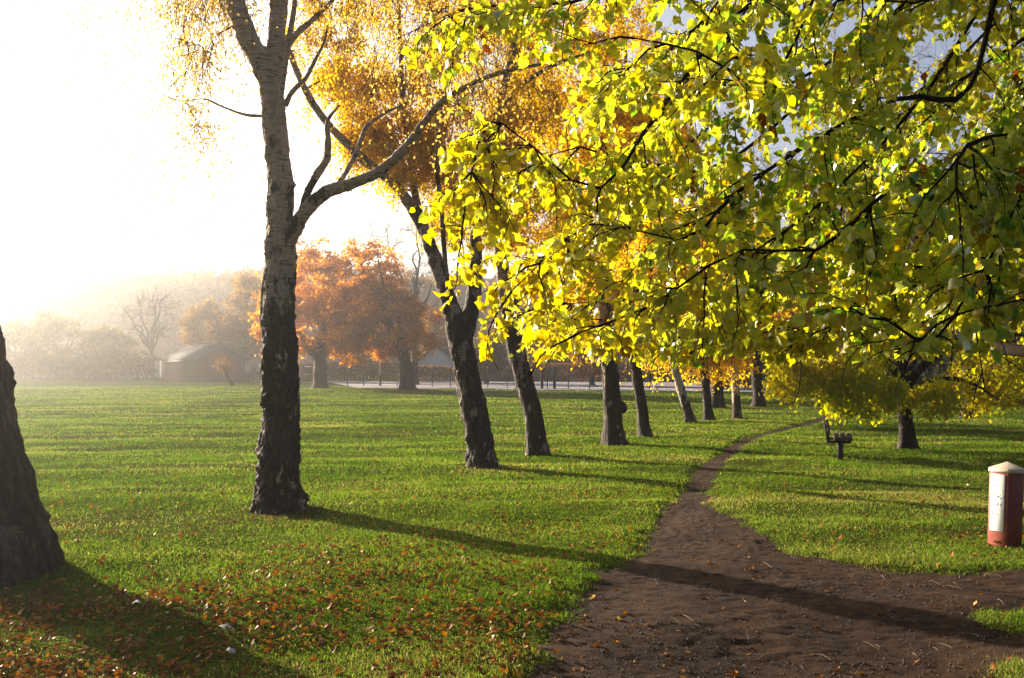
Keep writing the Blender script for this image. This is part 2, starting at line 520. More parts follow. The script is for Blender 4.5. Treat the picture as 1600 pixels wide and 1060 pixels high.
def ground_mat():
    m, nt, out = new_mat('lawn')
    tc = nd(nt, 'ShaderNodeTexCoord')
    n1 = nd(nt, 'ShaderNodeTexNoise'); n1.inputs['Scale'].default_value = 0.5; n1.inputs['Detail'].default_value = 6; n1.inputs['Roughness'].default_value = 0.7
    mp = nd(nt, 'ShaderNodeMapping'); mp.inputs['Scale'].default_value = (0.55, 1.3, 1)
    nt.links.new(tc.outputs['Object'], mp.inputs[0]); nt.links.new(mp.outputs[0], n1.inputs['Vector'])
    n2_ = nd(nt, 'ShaderNodeTexNoise'); n2_.inputs['Scale'].default_value = 16; n2_.inputs['Detail'].default_value = 6; n2_.inputs['Roughness'].default_value = 0.75
    nt.links.new(tc.outputs['Object'], n2_.inputs['Vector'])
    a = ramp(nt, n1.outputs['Fac'], [(0.30, (0.05, 0.045, 0.016)), (0.42, (0.05, 0.062, 0.014)), (0.55, (0.065, 0.085, 0.015)), (0.72, (0.10, 0.11, 0.025))])
    b = ramp(nt, n2_.outputs['Fac'], [(0.33, (0.45, 0.42, 0.4)), (0.6, (1.1, 1.1, 1.0)), (0.75, (1.5, 1.35, 1.1))])
    mu = nd(nt, 'ShaderNodeMix', data_type='RGBA', blend_type='MULTIPLY'); mu.inputs[0].default_value = 1
    nt.links.new(a, mu.inputs[6]); nt.links.new(b, mu.inputs[7])
    df = nd(nt, 'ShaderNodeBsdfDiffuse'); nt.links.new(mu.outputs[2], df.inputs[0])
    # blades that stand up catch the low sun: rough bump
    n3 = nd(nt, 'ShaderNodeTexNoise'); n3.inputs['Scale'].default_value = 28; n3.inputs['Detail'].default_value = 3
    nt.links.new(tc.outputs['Object'], n3.inputs['Vector'])
    n4 = nd(nt, 'ShaderNodeTexNoise'); n4.inputs['Scale'].default_value = 2.6; n4.inputs['Detail'].default_value = 4
    nt.links.new(tc.outputs['Object'], n4.inputs['Vector'])
    bp = nd(nt, 'ShaderNodeBump'); bp.inputs['Strength'].default_value = 0.8; bp.inputs['Distance'].default_value = 0.06
    nt.links.new(n3.outputs['Fac'], bp.inputs['Height'])
    bp2 = nd(nt, 'ShaderNodeBump'); bp2.inputs['Strength'].default_value = 0.6; bp2.inputs['Distance'].default_value = 0.12
    nt.links.new(n4.outputs['Fac'], bp2.inputs['Height']); nt.links.new(bp.outputs[0], bp2.inputs['Normal'])
    nt.links.new(bp2.outputs[0], df.inputs['Normal'])
    nt.links.new(df.outputs[0], out.inputs[0])
    return m
M['lawn'] = ground_mat()

def soil_mat():
    m, nt, out = new_mat('soil')
    tc = nd(nt, 'ShaderNodeTexCoord')
    n1 = nd(nt, 'ShaderNodeTexNoise'); n1.inputs['Scale'].default_value = 1.3; n1.inputs['Detail'].default_value = 8; n1.inputs['Roughness'].default_value = 0.7
    n2_ = nd(nt, 'ShaderNodeTexNoise'); n2_.inputs['Scale'].default_value = 38; n2_.inputs['Detail'].default_value = 6; n2_.inputs['Roughness'].default_value = 0.75
    for n in (n1, n2_): nt.links.new(tc.outputs['Object'], n.inputs['Vector'])
    a = ramp(nt, n1.outputs['Fac'], [(0.3, (0.012, 0.006, 0.0032)), (0.45, (0.025, 0.013, 0.007)), (0.6, (0.048, 0.027, 0.015)), (0.75, (0.085, 0.051, 0.030))])
    b = ramp(nt, n2_.outputs['Fac'], [(0.3, (0.45, 0.42, 0.4)), (0.55, (1, 1, 1)), (0.78, (1.9, 1.8, 1.65))])
    mu = nd(nt, 'ShaderNodeMix', data_type='RGBA', blend_type='MULTIPLY'); mu.inputs[0].default_value = 1
    nt.links.new(a, mu.inputs[6]); nt.links.new(b, mu.inputs[7])
    p = nd(nt, 'ShaderNodeBsdfPrincipled'); p.inputs['Roughness'].default_value = 0.95; p.inputs['Specular IOR Level'].default_value = 0.08
    nt.links.new(mu.outputs[2], p.inputs['Base Color'])
    bp = nd(nt, 'ShaderNodeBump'); bp.inputs['Strength'].default_value = 0.9; bp.inputs['Distance'].default_value = 0.02
    nt.links.new(n2_.outputs['Fac'], bp.inputs['Height']); nt.links.new(bp.outputs[0], p.inputs['Normal'])
    nt.links.new(p.outputs[0], out.inputs[0])
    return m
M['soil'] = soil_mat()
M['crumb'] = plain_mat('crumb', (0.035, 0.024, 0.018), (0.10, 0.075, 0.055), 3.0, 0.9, 0)
M['straw'] = plain_mat('straw', (0.07, 0.048, 0.03), (0.16, 0.115, 0.07), 4.0, 0.8, 0)
M['tarmac'] = plain_mat('tarmac', (0.16, 0.15, 0.17), (0.24, 0.22, 0.25), 0.7, 0.8, 0.1)
M['hill'] = plain_mat('hill', (0.05, 0.045, 0.025), (0.09, 0.075, 0.04), 0.05, 0.95, 0)
M['slate'] = plain_mat('slate', (0.035, 0.042, 0.043), (0.065, 0.075, 0.07), 3.0, 0.95, 0.3, 0.05)
M['white_wall'] = plain_mat('white_wall', (0.62, 0.62, 0.62), (0.78, 0.78, 0.78), 1.0, 0.8, 0)
M['dark_roof'] = plain_mat('dark_roof', (0.05, 0.05, 0.06), (0.09, 0.085, 0.09), 2.0, 0.7, 0)
M['grey_wall'] = plain_mat('grey_wall', (0.20, 0.17, 0.17), (0.30, 0.27, 0.27), 0.6, 0.9, 0.2)
M['steel'] = plain_mat('steel', (0.035, 0.03, 0.03), (0.07, 0.06, 0.055), 9, 0.6, 0)
M['gate_paint'] = plain_mat('gate_paint', (0.012, 0.012, 0.013), (0.025, 0.023, 0.022), 9, 0.6, 0)
M['bench_wood'] = plain_mat('bench_wood', (0.035, 0.027, 0.024), (0.085, 0.066, 0.058), 14, 0.7, 0.4, stretch=(1, 0.1, 1))
M['bench_post'] = plain_mat('bench_post', (0.018, 0.016, 0.016), (0.04, 0.036, 0.034), 12, 0.7, 0.2)
M['red_paint'] = plain_mat('red_paint', (0.17, 0.034, 0.02), (0.25, 0.065, 0.04), 9, 0.6, 0.15)
M['cream_paint'] = plain_mat('cream_paint', (0.50, 0.42, 0.30), (0.62, 0.54, 0.40), 14, 0.7, 0.2)
M['notice'] = plain_mat('notice', (0.62, 0.61, 0.60), (0.72, 0.71, 0.69), 8, 0.5, 0)
M['ink'] = plain_mat('ink', (0.34, 0.36, 0.40), (0.42, 0.44, 0.46), 20, 0.6, 0)
M['glass'] = plain_mat('glass', (0.02, 0.025, 0.03), (0.04, 0.045, 0.05), 2, 0.15, 0, 0.6)

def brick_mat():
    m, nt, out = new_mat('brickwork')
    tc = nd(nt, 'ShaderNodeTexCoord')
    mp = nd(nt, 'ShaderNodeMapping'); mp.inputs['Rotation'].default_value = (R_(90), 0, 0)
    nt.links.new(tc.outputs['Object'], mp.inputs[0])
    br = nd(nt, 'ShaderNodeTexBrick'); br.inputs['Scale'].default_value = 4.0
    br.inputs['Color1'].default_value = (0.13, 0.045, 0.033, 1); br.inputs['Color2'].default_value = (0.18, 0.065, 0.047, 1); br.inputs['Mortar'].default_value = (0.16, 0.12, 0.10, 1)
    nt.links.new(mp.outputs[0], br.inputs['Vector'])
    df = nd(nt, 'ShaderNodeBsdfDiffuse'); nt.links.new(br.outputs['Color'], df.inputs[0])
    nt.links.new(df.outputs[0], out.inputs[0])
    return m
M['brick'] = brick_mat()

# ------------------------------------------------------------------ the ground, one sheet to the horizon
def graded(a, b, n):
    t = np.linspace(0, 1, n + 1)[1:]
    return a + (b - a) * (0.05 * t + 0.95 * t ** 3)
xs = np.r_[graded(-11, -900, 34)[::-1], np.arange(-11, 16.01, 0.16), graded(16, 900, 34)]
ys = np.r_[graded(1.5, -120, 16)[::-1], np.arange(1.5, 52, 0.16), graded(52, 1500, 46)]
GX, GY = np.meshgrid(xs, ys)
GZ = ground_z(GX, GY).reshape(GX.shape)
V = np.stack([GX, GY, GZ], -1).reshape(-1, 3)
nx, ny = len(xs), len(ys)
I = (np.arange(ny - 1)[:, None] * nx + np.arange(nx - 1)[None]).ravel()
tag(link('ground', make_mesh('ground', V, [np.stack([I, I + 1, I + nx + 1, I + nx], 1)], M['lawn'], True)), kind='structure')

# worn earth path: a sunken sheet whose rim runs under the turf
NR, NC = 960, 170
def spaced(poly, n):
    q = resample(poly, 4000)
    # more rows near the camera
    w = 1.0 / np.clip(np.linalg.norm(q, axis=1), 4, None) ** 1.2
    return q, w
La = resample(Lw, 3000); Ra = resample(Rw, 3000)
# pair rows by a common parameter (index of matching landmark)
tl = np.linspace(0, 1, 3000); sl = 1 - (1 - np.linspace(0, 1, NR)) ** 1.0
def take(poly, ls):
    return np.stack([np.interp(ls, np.linspace(0, 1, 3000), poly[:, k]) for k in (0, 1)], 1)
# landmark correspondence: (left fraction, right fraction)
def frac_of(poly, pt):
    return float(np.argmin(np.sum((poly - np.array(pt)) ** 2, 1)) / 2999)
marks = [(0, 0), (frac_of(La, gpix(785, 1060)), frac_of(Ra, (9.0, 4.5))), (frac_of(La, gpix(935, 890)), frac_of(Ra, (6.0, 7.95))),
         (frac_of(La, gpix(1060, 768)), frac_of(Ra, gpix(1108, 776))), (frac_of(La, gpix(1120, 706)), frac_of(Ra, gpix(1152, 708))),
         (frac_of(La, gpix(1205, 674)), frac_of(Ra, gpix(1220, 677))), (1, 1)]
mk = np.array(marks)
u = np.concatenate([np.linspace(i, i + 1, NR // 6, endpoint=False) for i in range(6)] + [[6]])
lf = np.interp(u, np.arange(7), mk[:, 0]); rf = np.interp(u, np.arange(7), mk[:, 1])
Lp = take(La, lf); Rp = take(Ra, rf)
cr = Rp - Lp; cl = np.linalg.norm(cr, axis=1)[:, None]
Lp2 = Lp - cr / cl * 0.30; Rp2 = Rp + cr / cl * 0.30
tt = np.linspace(0, 1, NC)
PX = Lp2[:, None, 0] * (1 - tt) + Rp2[:, None, 0] * tt
PY = Lp2[:, None, 1] * (1 - tt) + Rp2[:, None, 1] * tt
lump = (n2(PX, PY, 2.4, 40, 3) - 0.5) * 0.030 + (n2(PX, PY, 15, 44, 3) - 0.5) * 0.030
lump *= np.clip(1.3 - PY / 30, 0.2, 1)
PZ = raw_z(PX, PY) - 0.034 + lump
m_ = len(u)
I = (np.arange(m_ - 1)[:, None] * NC + np.arange(NC - 1)[None]).ravel()
tag(link('path', make_mesh('path', np.stack([PX, PY, PZ], -1).reshape(-1, 3), [np.stack([I, I + 1, I + NC + 1, I + NC], 1)], M['soil'], True)), kind='structure')

# ------------------------------------------------------------------ generic scattering
def rand_rot(n, flat=None, r=rng):
    """random rotations; flat in 0..1 biases normals (local z) to world up"""
    z = r.normal(size=(n, 3))
    if flat is not None:
        z = z * (1 - flat) + np.array([0, 0, 1.0]) * flat * 2
    z /= np.linalg.norm(z, axis=1)[:, None]
    a = r.normal(size=(n, 3))
    x = a - z * np.sum(a * z, 1)[:, None]
    x /= np.linalg.norm(x, axis=1)[:, None]
    y = np.cross(z, x)
    return np.stack([x, y, z], 2)

def hang_rot(n, droop=0.6, r=rng):
    """leaf axis (local y) hangs down by droop, blade normal random about it"""
    y = r.normal(size=(n, 3)) * (1 - droop)
    y[:, 2] -= droop * 1.3
    y /= np.linalg.norm(y, axis=1)[:, None]
    a = r.normal(size=(n, 3))
    x = a - y * np.sum(a * y, 1)[:, None]
    x /= np.linalg.norm(x, axis=1)[:, None]
    z = np.cross(x, y)
    return np.stack([x, y, z], 2)

def scatter(tv, tf, pos, rot, scale, rnd):
    n, k = len(pos), len(tv)
    V = np.einsum('nij,kj->nki', rot, tv) * np.asarray(scale).reshape(n, 1, 1) + pos[:, None]
    fl = []
    for fa in tf:
        fa = np.asarray(fa)
        fl.append((fa[None] + (np.arange(n) * k)[:, None, None]).reshape(-1, fa.shape[1]))
    return V.reshape(-1, 3), fl, np.repeat(rnd, k)

# small leaf: a folded rhomb
SMALL_V = np.array([[0, 0, 0], [0.36, 0.45, 0.10], [0, 1, 0], [-0.36, 0.45, 0.10]])
SMALL_F = [np.array([[0, 1, 2], [0, 2, 3]])]

def heart_leaf(curl, fold, wav, seed):
    rr = np.random.default_rng(seed)
    out = [(0, 0.06), (0.17, -0.02), (0.36, 0.06), (0.48, 0.27), (0.45, 0.52), (0.30, 0.76), (0.12, 0.93), (0, 1.08)]
    pts = [np.array([0, 0.06, 0]), np.array([0, 0.5, 0]), np.array([0, 1.08, 0])]
    right = [np.array([x * (1 + rr.uniform(-.1, .1)), y, 0]) for x, y in out[1:-1]]
    left = [np.array([-x * (1 + rr.uniform(-.1, .1)), y, 0]) for x, y in out[1:-1]]
    V = np.array(pts + right + left)
    ax = np.abs(V[:, 0])
    V[:, 2] = fold * ax + wav * np.sin(V[:, 1] * 7 + seed) * ax * 1.5 - curl * (V[:, 1] ** 2) * 0.45
    T = [[0, 3, 1], [3, 4, 1], [4, 5, 1], [5, 6, 1], [6, 7, 1], [7, 8, 1], [8, 2, 1],
         [0, 1, 9], [9, 1, 10], [10, 1, 11], [11, 1, 12], [12, 1, 13], [13, 1, 14], [14, 1, 2]]
    return V, [np.array(T)]
HEARTS = [heart_leaf(c, f, w, s) for s, (c, f, w) in enumerate([(0.2, 0.25, 0.08), (0.6, 0.5, 0.14), (0.1, -0.3, 0.2), (1.0, 0.2, 0.16), (-0.3, 0.4, 0.16), (0.5, 0.9, 0.1)])]

def litter_leaf(curl, seed):
    rr = np.random.default_rng(seed)
    V = np.array([[0, 0, 0], [0.34, 0.3, 0], [0.2, 0.55, 0], [0.42, 0.7, 0], [0, 1, 0], [-0.4, 0.68, 0], [-0.22, 0.5, 0], [-0.36, 0.28, 0], [0, 0.5, 0]], float)
    V[:, :2] += rr.uniform(-.05, .05, (9, 2))
    V[:, 2] = curl * (np.abs(V[:, 0]) * 0.9 + (V[:, 1] - 0.5) ** 2) + rr.uniform(0, .08, 9)
    V[:, 1] -= 0.5
    return V, [np.array([[k, (k + 1) % 8, 8] for k in range(8)])]
LITTER = [litter_leaf(c, s) for s, c in enumerate((0.3, 0.7, 1.0, -0.5, 0.5, 1.3))]

# ------------------------------------------------------------------ tree making
def trunk_geo(pts, rad, sides, rings, bark=0.06, flare=0.0, seed=0, lobes=5):
    """a limb as one tube with bark relief; pts world, rad metres"""
    q = resample(np.c_[np.asarray(pts, float), np.asarray(rad, float)], rings)
    p, r = q[:, :3], np.clip(q[:, 3], 0.004, None)
    T, N, B = frames(p)
    th = np.arange(sides) * 2 * math.pi / sides
    h = np.r_[0, np.cumsum(np.linalg.norm(np.diff(p, axis=0), axis=1))]
    dirs = np.cos(th)[None, :, None] * N[:, None] + np.sin(th)[None, :, None] * B[:, None]
    rr = np.repeat(r[:, None], sides, 1)
    if flare:
        rr = rr * (1 + flare * np.exp(-h / 0.2)[:, None] * (0.75 + 0.6 * np.cos(lobes * th + seed)[None] + 0.35 * np.cos(3 * th + 2 * seed)[None]))
    base = p[:, None] + rr[..., None] * dirs
    b = base.reshape(-1, 3) + seed * 3.7
    n = (fbm(b * np.array([9, 9, 3.5]), 3) - 0.5) * 1.6 + (fbm(b * np.array([3, 3, 1.6]), 2) - 0.5) * 1.6
    nn = np.abs(fbm(b * np.array([24, 24, 11.0]), 2) - 0.5) * 3.0
    disp = (n * 1.2 - nn * 0.9 + np.clip(fbm(b * np.array([7, 7, 8.0]) + 31, 2) - 0.62, 0, 1) * 5).reshape(rr.shape) * bark * np.clip(rr, 0.02, 0.3)
    V = (base + disp[..., None] * dirs).reshape(-1, 3)
    i = np.arange(rings - 1)[:, None] * sides
    j = np.arange(sides)[None]; j2 = (j + 1) % sides
    Q = np.stack([i + j, i + j2, i + sides + j2, i + sides + j], -1).reshape(-1, 4)
    V = np.concatenate([V, p[-1:] + T[-1:] * r[-1] * 0.6])
    e = len(V) - 1; b0 = (rings - 1) * sides
    return V, Q, [[b0 + k, b0 + (k + 1) % sides, e] for k in range(sides)], p, r

def ell_points(n, c, rad, r, shell=0.35):
    d = r.normal(size=(n, 3)); d /= np.linalg.norm(d, axis=1)[:, None]
    t = (shell + (1 - shell) * r.random(n)) ** (1 / 2.0)
    return np.array(c) + d * t[:, None] * np.array(rad)

def connect(limbs, targets, r, thin=0.011, sag=0.12, start_frac=0.25, maxr=0.05, wig=0.10):
    """grow branches from limbs (list of (pts, radii)) to each target, each new branch being a possible parent of the next"""
    S, Rr = [], []
    for p, rad in limbs:
        k = int(len(p) * start_frac)
        S.append(p[k:]); Rr.append(rad[k:])
    S = np.concatenate(S); Rr = np.concatenate(Rr)
    dist = np.array([np.min(np.sum((S - t) ** 2, 1)) for t in targets])
    order = np.argsort(dist)
    out = []
    for oi in order:
        t = targets[oi]
        d2 = np.sum((S - t) ** 2, 1) * (1 + 0.6 * (S[:, 2] > t[2] + 0.3))
        i = int(np.argmin(d2))
        a = S[i]
        L = math.sqrt(np.sum((t - a) ** 2))
        if L < 0.05:
            continue
        n = int(np.clip(L / 0.25, 4, 9))
        u = np.linspace(0, 1, n)[:, None]
        mid = r.normal(size=3) * wig * L
        up = np.array([0, 0, sag * L])
        pts = a * (1 - u) + t * u + (mid + up) * (4 * u * (1 - u)) * 0.6 + r.normal(size=(n, 3)) * 0.035 * L * (u * (1 - u) * 4)
        ra = min(Rr[i] * 0.7, maxr, 0.012 + 0.016 * L)
        rad = np.linspace(max(ra, thin), thin * 0.6, n)
        out.append((pts, rad))
        S = np.concatenate([S, pts[1:]]); Rr = np.concatenate([Rr, rad[1:]])
    return out

def add_tubes(mb, brs, base, sides=5):
    for pts, rad in brs:
        v, q, t = tube_geo(pts - base, rad, sides, False)
        mb.add(v, q, t)

def leaves_obj(name, pos, scale, mat, parent, base, r, droop=None, tv=SMALL_V, tf=SMALL_F, flat=None, rnd=None):
    n = len(pos)
    rot = hang_rot(n, droop, r) if droop is not None else rand_rot(n, flat, r)
    sz = scale * r.uniform(0.65, 1.25, n)
    if rnd is None:
        rnd = np.clip(0.55 * r.random(n) + 0.45 * noise3(pos * 0.9) + 0.25 * (noise3(pos * 2.3 + 9) - 0.5), 0, 1)
    V, fl, rn = scatter(tv, tf, pos - base, rot, sz, rnd)
    o = link(name, make_mesh(name, V, fl, mat, False, {'rnd': rn}), parent)
    return tag(o, kind='stuff')

def birch(name, label, limbs_spec, bark, ells, leafmat, seed, sides=28, rings=110, flare=0.4, n_leaf=22000, leaf=0.05, hang=0.6,
          n_clump=260, extra=None, burl=None, group='birch trees standing in a row along the lawn', start_frac=0.3, bark_amp=0.11, sparse=None, tw_sides=4):
    """limbs_spec: list of polylines of (px, py, width_px, Y); the first is the trunk"""
    r = np.random.default_rng(seed)
    limbs = []
    for sp in limbs_spec:
        pts = np.array([P(px, py, Y) for px, py, w, Y in sp])
        rad = np.array([w * Y / F / 2 for px, py, w, Y in sp])
        limbs.append([pts, rad])
    b0 = limbs[0][0][0]
    gz = gz1(b0[0], b0[1])
    base = np.array([b0[0], b0[1], gz])
    limbs[0][0][0, 2] = gz - 0.12
    root = empty(name, base, label, 'tree', group)
    done = []
    for k, (pts, rad) in enumerate(limbs):
        s = sides if k == 0 else max(10, sides // 2)
        rg = rings if k == 0 else max(24, rings // 2)
        V, Q, T, p, rr = trunk_geo(pts, rad, s, rg, bark_amp, flare if k == 0 else 0, seed + k)
        mb = MB(); mb.add(V - base, Q, T)
        if k == 0 and burl is not None:
            for (bp, br) in burl:
                bv, bq, bt = blob(bp - base, br, seed)
                mb.add(bv, bq, bt)
        mb.build('trunk' if k == 0 else 'limb', bark, root, True)
        done.append((p, rr))
    targets = []
    for (c, rad, n) in ells:
        targets.append(ell_points(n, c, rad, r))
    T = np.concatenate(targets)
    T = T[noise3(T * 1.1 + seed) > 0.36]
    brs = connect(done, T, r, thin=0.006, sag=0.15, start_frac=start_frac, maxr=0.045)
    # hanging strands of leaves from every branch's outer half
    per = max(1, n_leaf // max(1, len(brs)))
    lp = []; strands = []
    for pts, rad in brs:
        ns = 5
        for s in range(ns):
            u = r.uniform(0.25, 1.0)
            a = pts[min(len(pts) - 1, int(u * (len(pts) - 1) + 0.5))]
            Ls = hang * r.uniform(0.4, 1.5)
            d = np.array([r.normal() * 0.35, r.normal() * 0.35, -1.0]) if hang > 0.35 else r.normal(size=3)
            d /= np.linalg.norm(d)
            w = r.normal(size=3) * 0.12; w[2] = 0
            uu = np.linspace(0, 1, 4)[:, None]
            out = np.array([r.normal() * .25, r.normal() * .25, 0.1]) * Ls
            sp = a + out * np.minimum(1, uu * 2) * 0.7 + d * Ls * uu ** 1.3 + w * uu * Ls
            strands.append((sp, np.linspace(0.0045, 0.002, 4)))
            k = max(2, per // ns)
            t = r.random(k) * 3
            i = np.minimum(2, t.astype(int)); f = (t - i)[:, None]
            lp.append(sp[i] * (1 - f) + sp[i + 1] * f + r.normal(size=(k, 3)) * 0.06)
    mb = MB(); add_tubes(mb, brs, base, tw_sides)
    add_tubes(mb, strands, base, 3)
    tag(mb.build('twig', M['twig'], root, True), kind='stuff')
    leaves_obj('foliage', np.concatenate(lp), leaf, leafmat, root, base, r, droop=0.4)
    return root, base, done

def blob(c, rad, seed, seg=10):
    th = np.linspace(0, math.pi, seg)[1:-1]; ph = np.arange(seg) * 2 * math.pi / seg
    d = np.array([[math.sin(t) * math.cos(p), math.sin(t) * math.sin(p), math.cos(t)] for t in th for p in ph])
    V = d * (1 + 0.35 * (fbm(d * 2.5 + seed, 2) - 0.5))[:, None] * rad + c
    m = len(th); Q = [[i * seg + j, i * seg + (j + 1) % seg, (i + 1) * seg + (j + 1) % seg, (i + 1) * seg + j] for i in range(m - 1) for j in range(seg)]
    V = np.concatenate([V, [c + np.array([0, 0, rad]), c - np.array([0, 0, rad])]])
    n = m * seg
    T = [[(j + 1) % seg, j, n] for j in range(seg)] + [[(m - 1) * seg + j, (m - 1) * seg + (j + 1) % seg, n + 1] for j in range(seg)]
    return V, Q, T

def crown_tree(name, label, base_xy, trunk_h, trunk_r, ells, leafmat, seed, n_leaf=9000, leaf=0.22, clump=0.7, bark=None, group=None, cat='tree',
               limbs=None, lean=(0, 0), sides=10, fill=True, droop=None, twr=0.02, bare=False, tsplit=5, twig_n=0, gz=None, flat=None, clump_z=0.6, sag=0.12):
    """a tree whose crown is leaf clumps filling ellipsoids, every clump on a branch of its own; ells relative to the base"""
    r = np.random.default_rng(seed)
    x, y = base_xy
    z = gz1(x, y) if gz is None else gz
    base = np.array([x, y, z])
    root = empty(name, base, label, cat, group)
    bark = bark or M['bark_dark']
    top = np.array([lean[0], lean[1], trunk_h])
    tp = np.array([[0, 0, -0.15], [0.02, 0, trunk_h * 0.12], top * np.array([.45, .45, .5]), top]) + base
    V, Q, T, p, rr = trunk_geo(tp, [trunk_r * 1.45, trunk_r * 1.08, trunk_r, trunk_r * 0.8], sides, 26, 0.12, 0.35, seed)
    mb = MB(); mb.add(V - base, Q, T); mb.build('trunk', bark, root, True)
    done = [(p, rr)]
    tg = np.concatenate([ell_points(n, np.array(c) + base, rad, r, 0.2) for c, rad, n in ells])
    if len(tg) > 150: tg = tg[noise3(tg * 0.55 + seed) > 0.33]
    # a few main limbs first
    k = min(tsplit, len(tg))
    far = tg[r.choice(len(tg), k, replace=False)]
    for t in far:
        a = p[-1 - r.integers(0, 5)]
        L = np.linalg.norm(t - a)
        u = np.linspace(0, 1, 7)[:, None]
        pts = a * (1 - u) + t * u + np.array([0, 0, 0.2 * L]) * (u * (1 - u)) * 2 + r.normal(size=(7, 3)) * 0.04 * L * (u * (1 - u)) * 4
        rad = np.linspace(trunk_r * 0.55, twr, 7)
        V, Q, T, pp, rr2 = trunk_geo(pts, rad, 7, 16, 0.1, 0, seed)
        mb = MB(); mb.add(V - base, Q, T); mb.build('limb', bark, root, True)
        done.append((pp, rr2))
    brs = connect(done, tg, r, thin=twr * 0.5, sag=sag, start_frac=0.3, maxr=trunk_r * 0.4)
    if twig_n:
        ends = []
        for pts, rad in brs:
            for _ in range(twig_n):
                u = r.uniform(0.2, 1.0); i = int(u * (len(pts) - 1))
                dirn = (pts[-1] - pts[0]); L = np.linalg.norm(dirn) + 1e-6
                d = dirn / L + r.normal(size=3) * 0.55 + np.array([0, 0, 0.25])
                d /= np.linalg.norm(d)
                l2 = clump * r.uniform(0.5, 1.5)
                uu = np.linspace(0, 1, 4)[:, None]
                sp = pts[i] + d * l2 * uu + r.normal(size=(4, 3)) * 0.06 * l2 * uu
                ends.append((sp, np.linspace(twr * 0.5, twr * 0.22, 4)))
        brs = brs + ends
    mb = MB(); add_tubes(mb, brs, base, 4 if not twig_n else 3)
    tag(mb.build('branch', M['twig'] if bare else bark, root, True), kind='stuff')
    if not bare:
        per = max(3, n_leaf // len(tg))
        pos = np.repeat(tg, per, 0)
        pos = pos + r.normal(size=pos.shape) * np.array([clump, clump, clump * clump_z]) * 0.55
        pos[:, 2] = np.maximum(pos[:, 2], z + 0.05)
        shade = np.repeat(r.random(len(tg)), per)
        rnd = np.clip(0.45 * r.random(len(pos)) + 0.55 * shade, 0, 1)
        leaves_obj('foliage', pos, leaf, leafmat, root, base, r, droop=droop, flat=flat, rnd=rnd)
    return root

# ------------------------------------------------------------------ the row of birches
def tr(spec, Y, dy=None):
    """(px, py, width) list at depth Y; dy drifts the depth towards the end of the limb"""
    n = len(spec)
    return [(a, b, w, Y + (0 if dy is None else dy * k / max(1, n - 1))) for k, (a, b, w) in enumerate(spec)]

# thick trunk at the edge of the lawn
Y1 = gpix(-14, 888)[1]
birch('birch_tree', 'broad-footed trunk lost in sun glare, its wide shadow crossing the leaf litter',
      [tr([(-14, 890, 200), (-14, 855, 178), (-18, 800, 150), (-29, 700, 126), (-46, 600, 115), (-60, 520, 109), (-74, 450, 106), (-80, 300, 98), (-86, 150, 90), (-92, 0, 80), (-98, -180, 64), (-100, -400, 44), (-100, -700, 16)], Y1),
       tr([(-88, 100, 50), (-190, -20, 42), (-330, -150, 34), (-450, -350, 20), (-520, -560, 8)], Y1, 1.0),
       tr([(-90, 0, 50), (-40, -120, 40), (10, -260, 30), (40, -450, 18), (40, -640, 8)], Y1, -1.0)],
      M['bark_dark'], [((Y1 * (-900 / F), Y1, 7.6), (2.0, 2.2, 1.9), 150)], M['leaf_goldpale'], 11, sides=60, rings=200, flare=0.25, n_leaf=14000, leaf=0.05, hang=0.5)

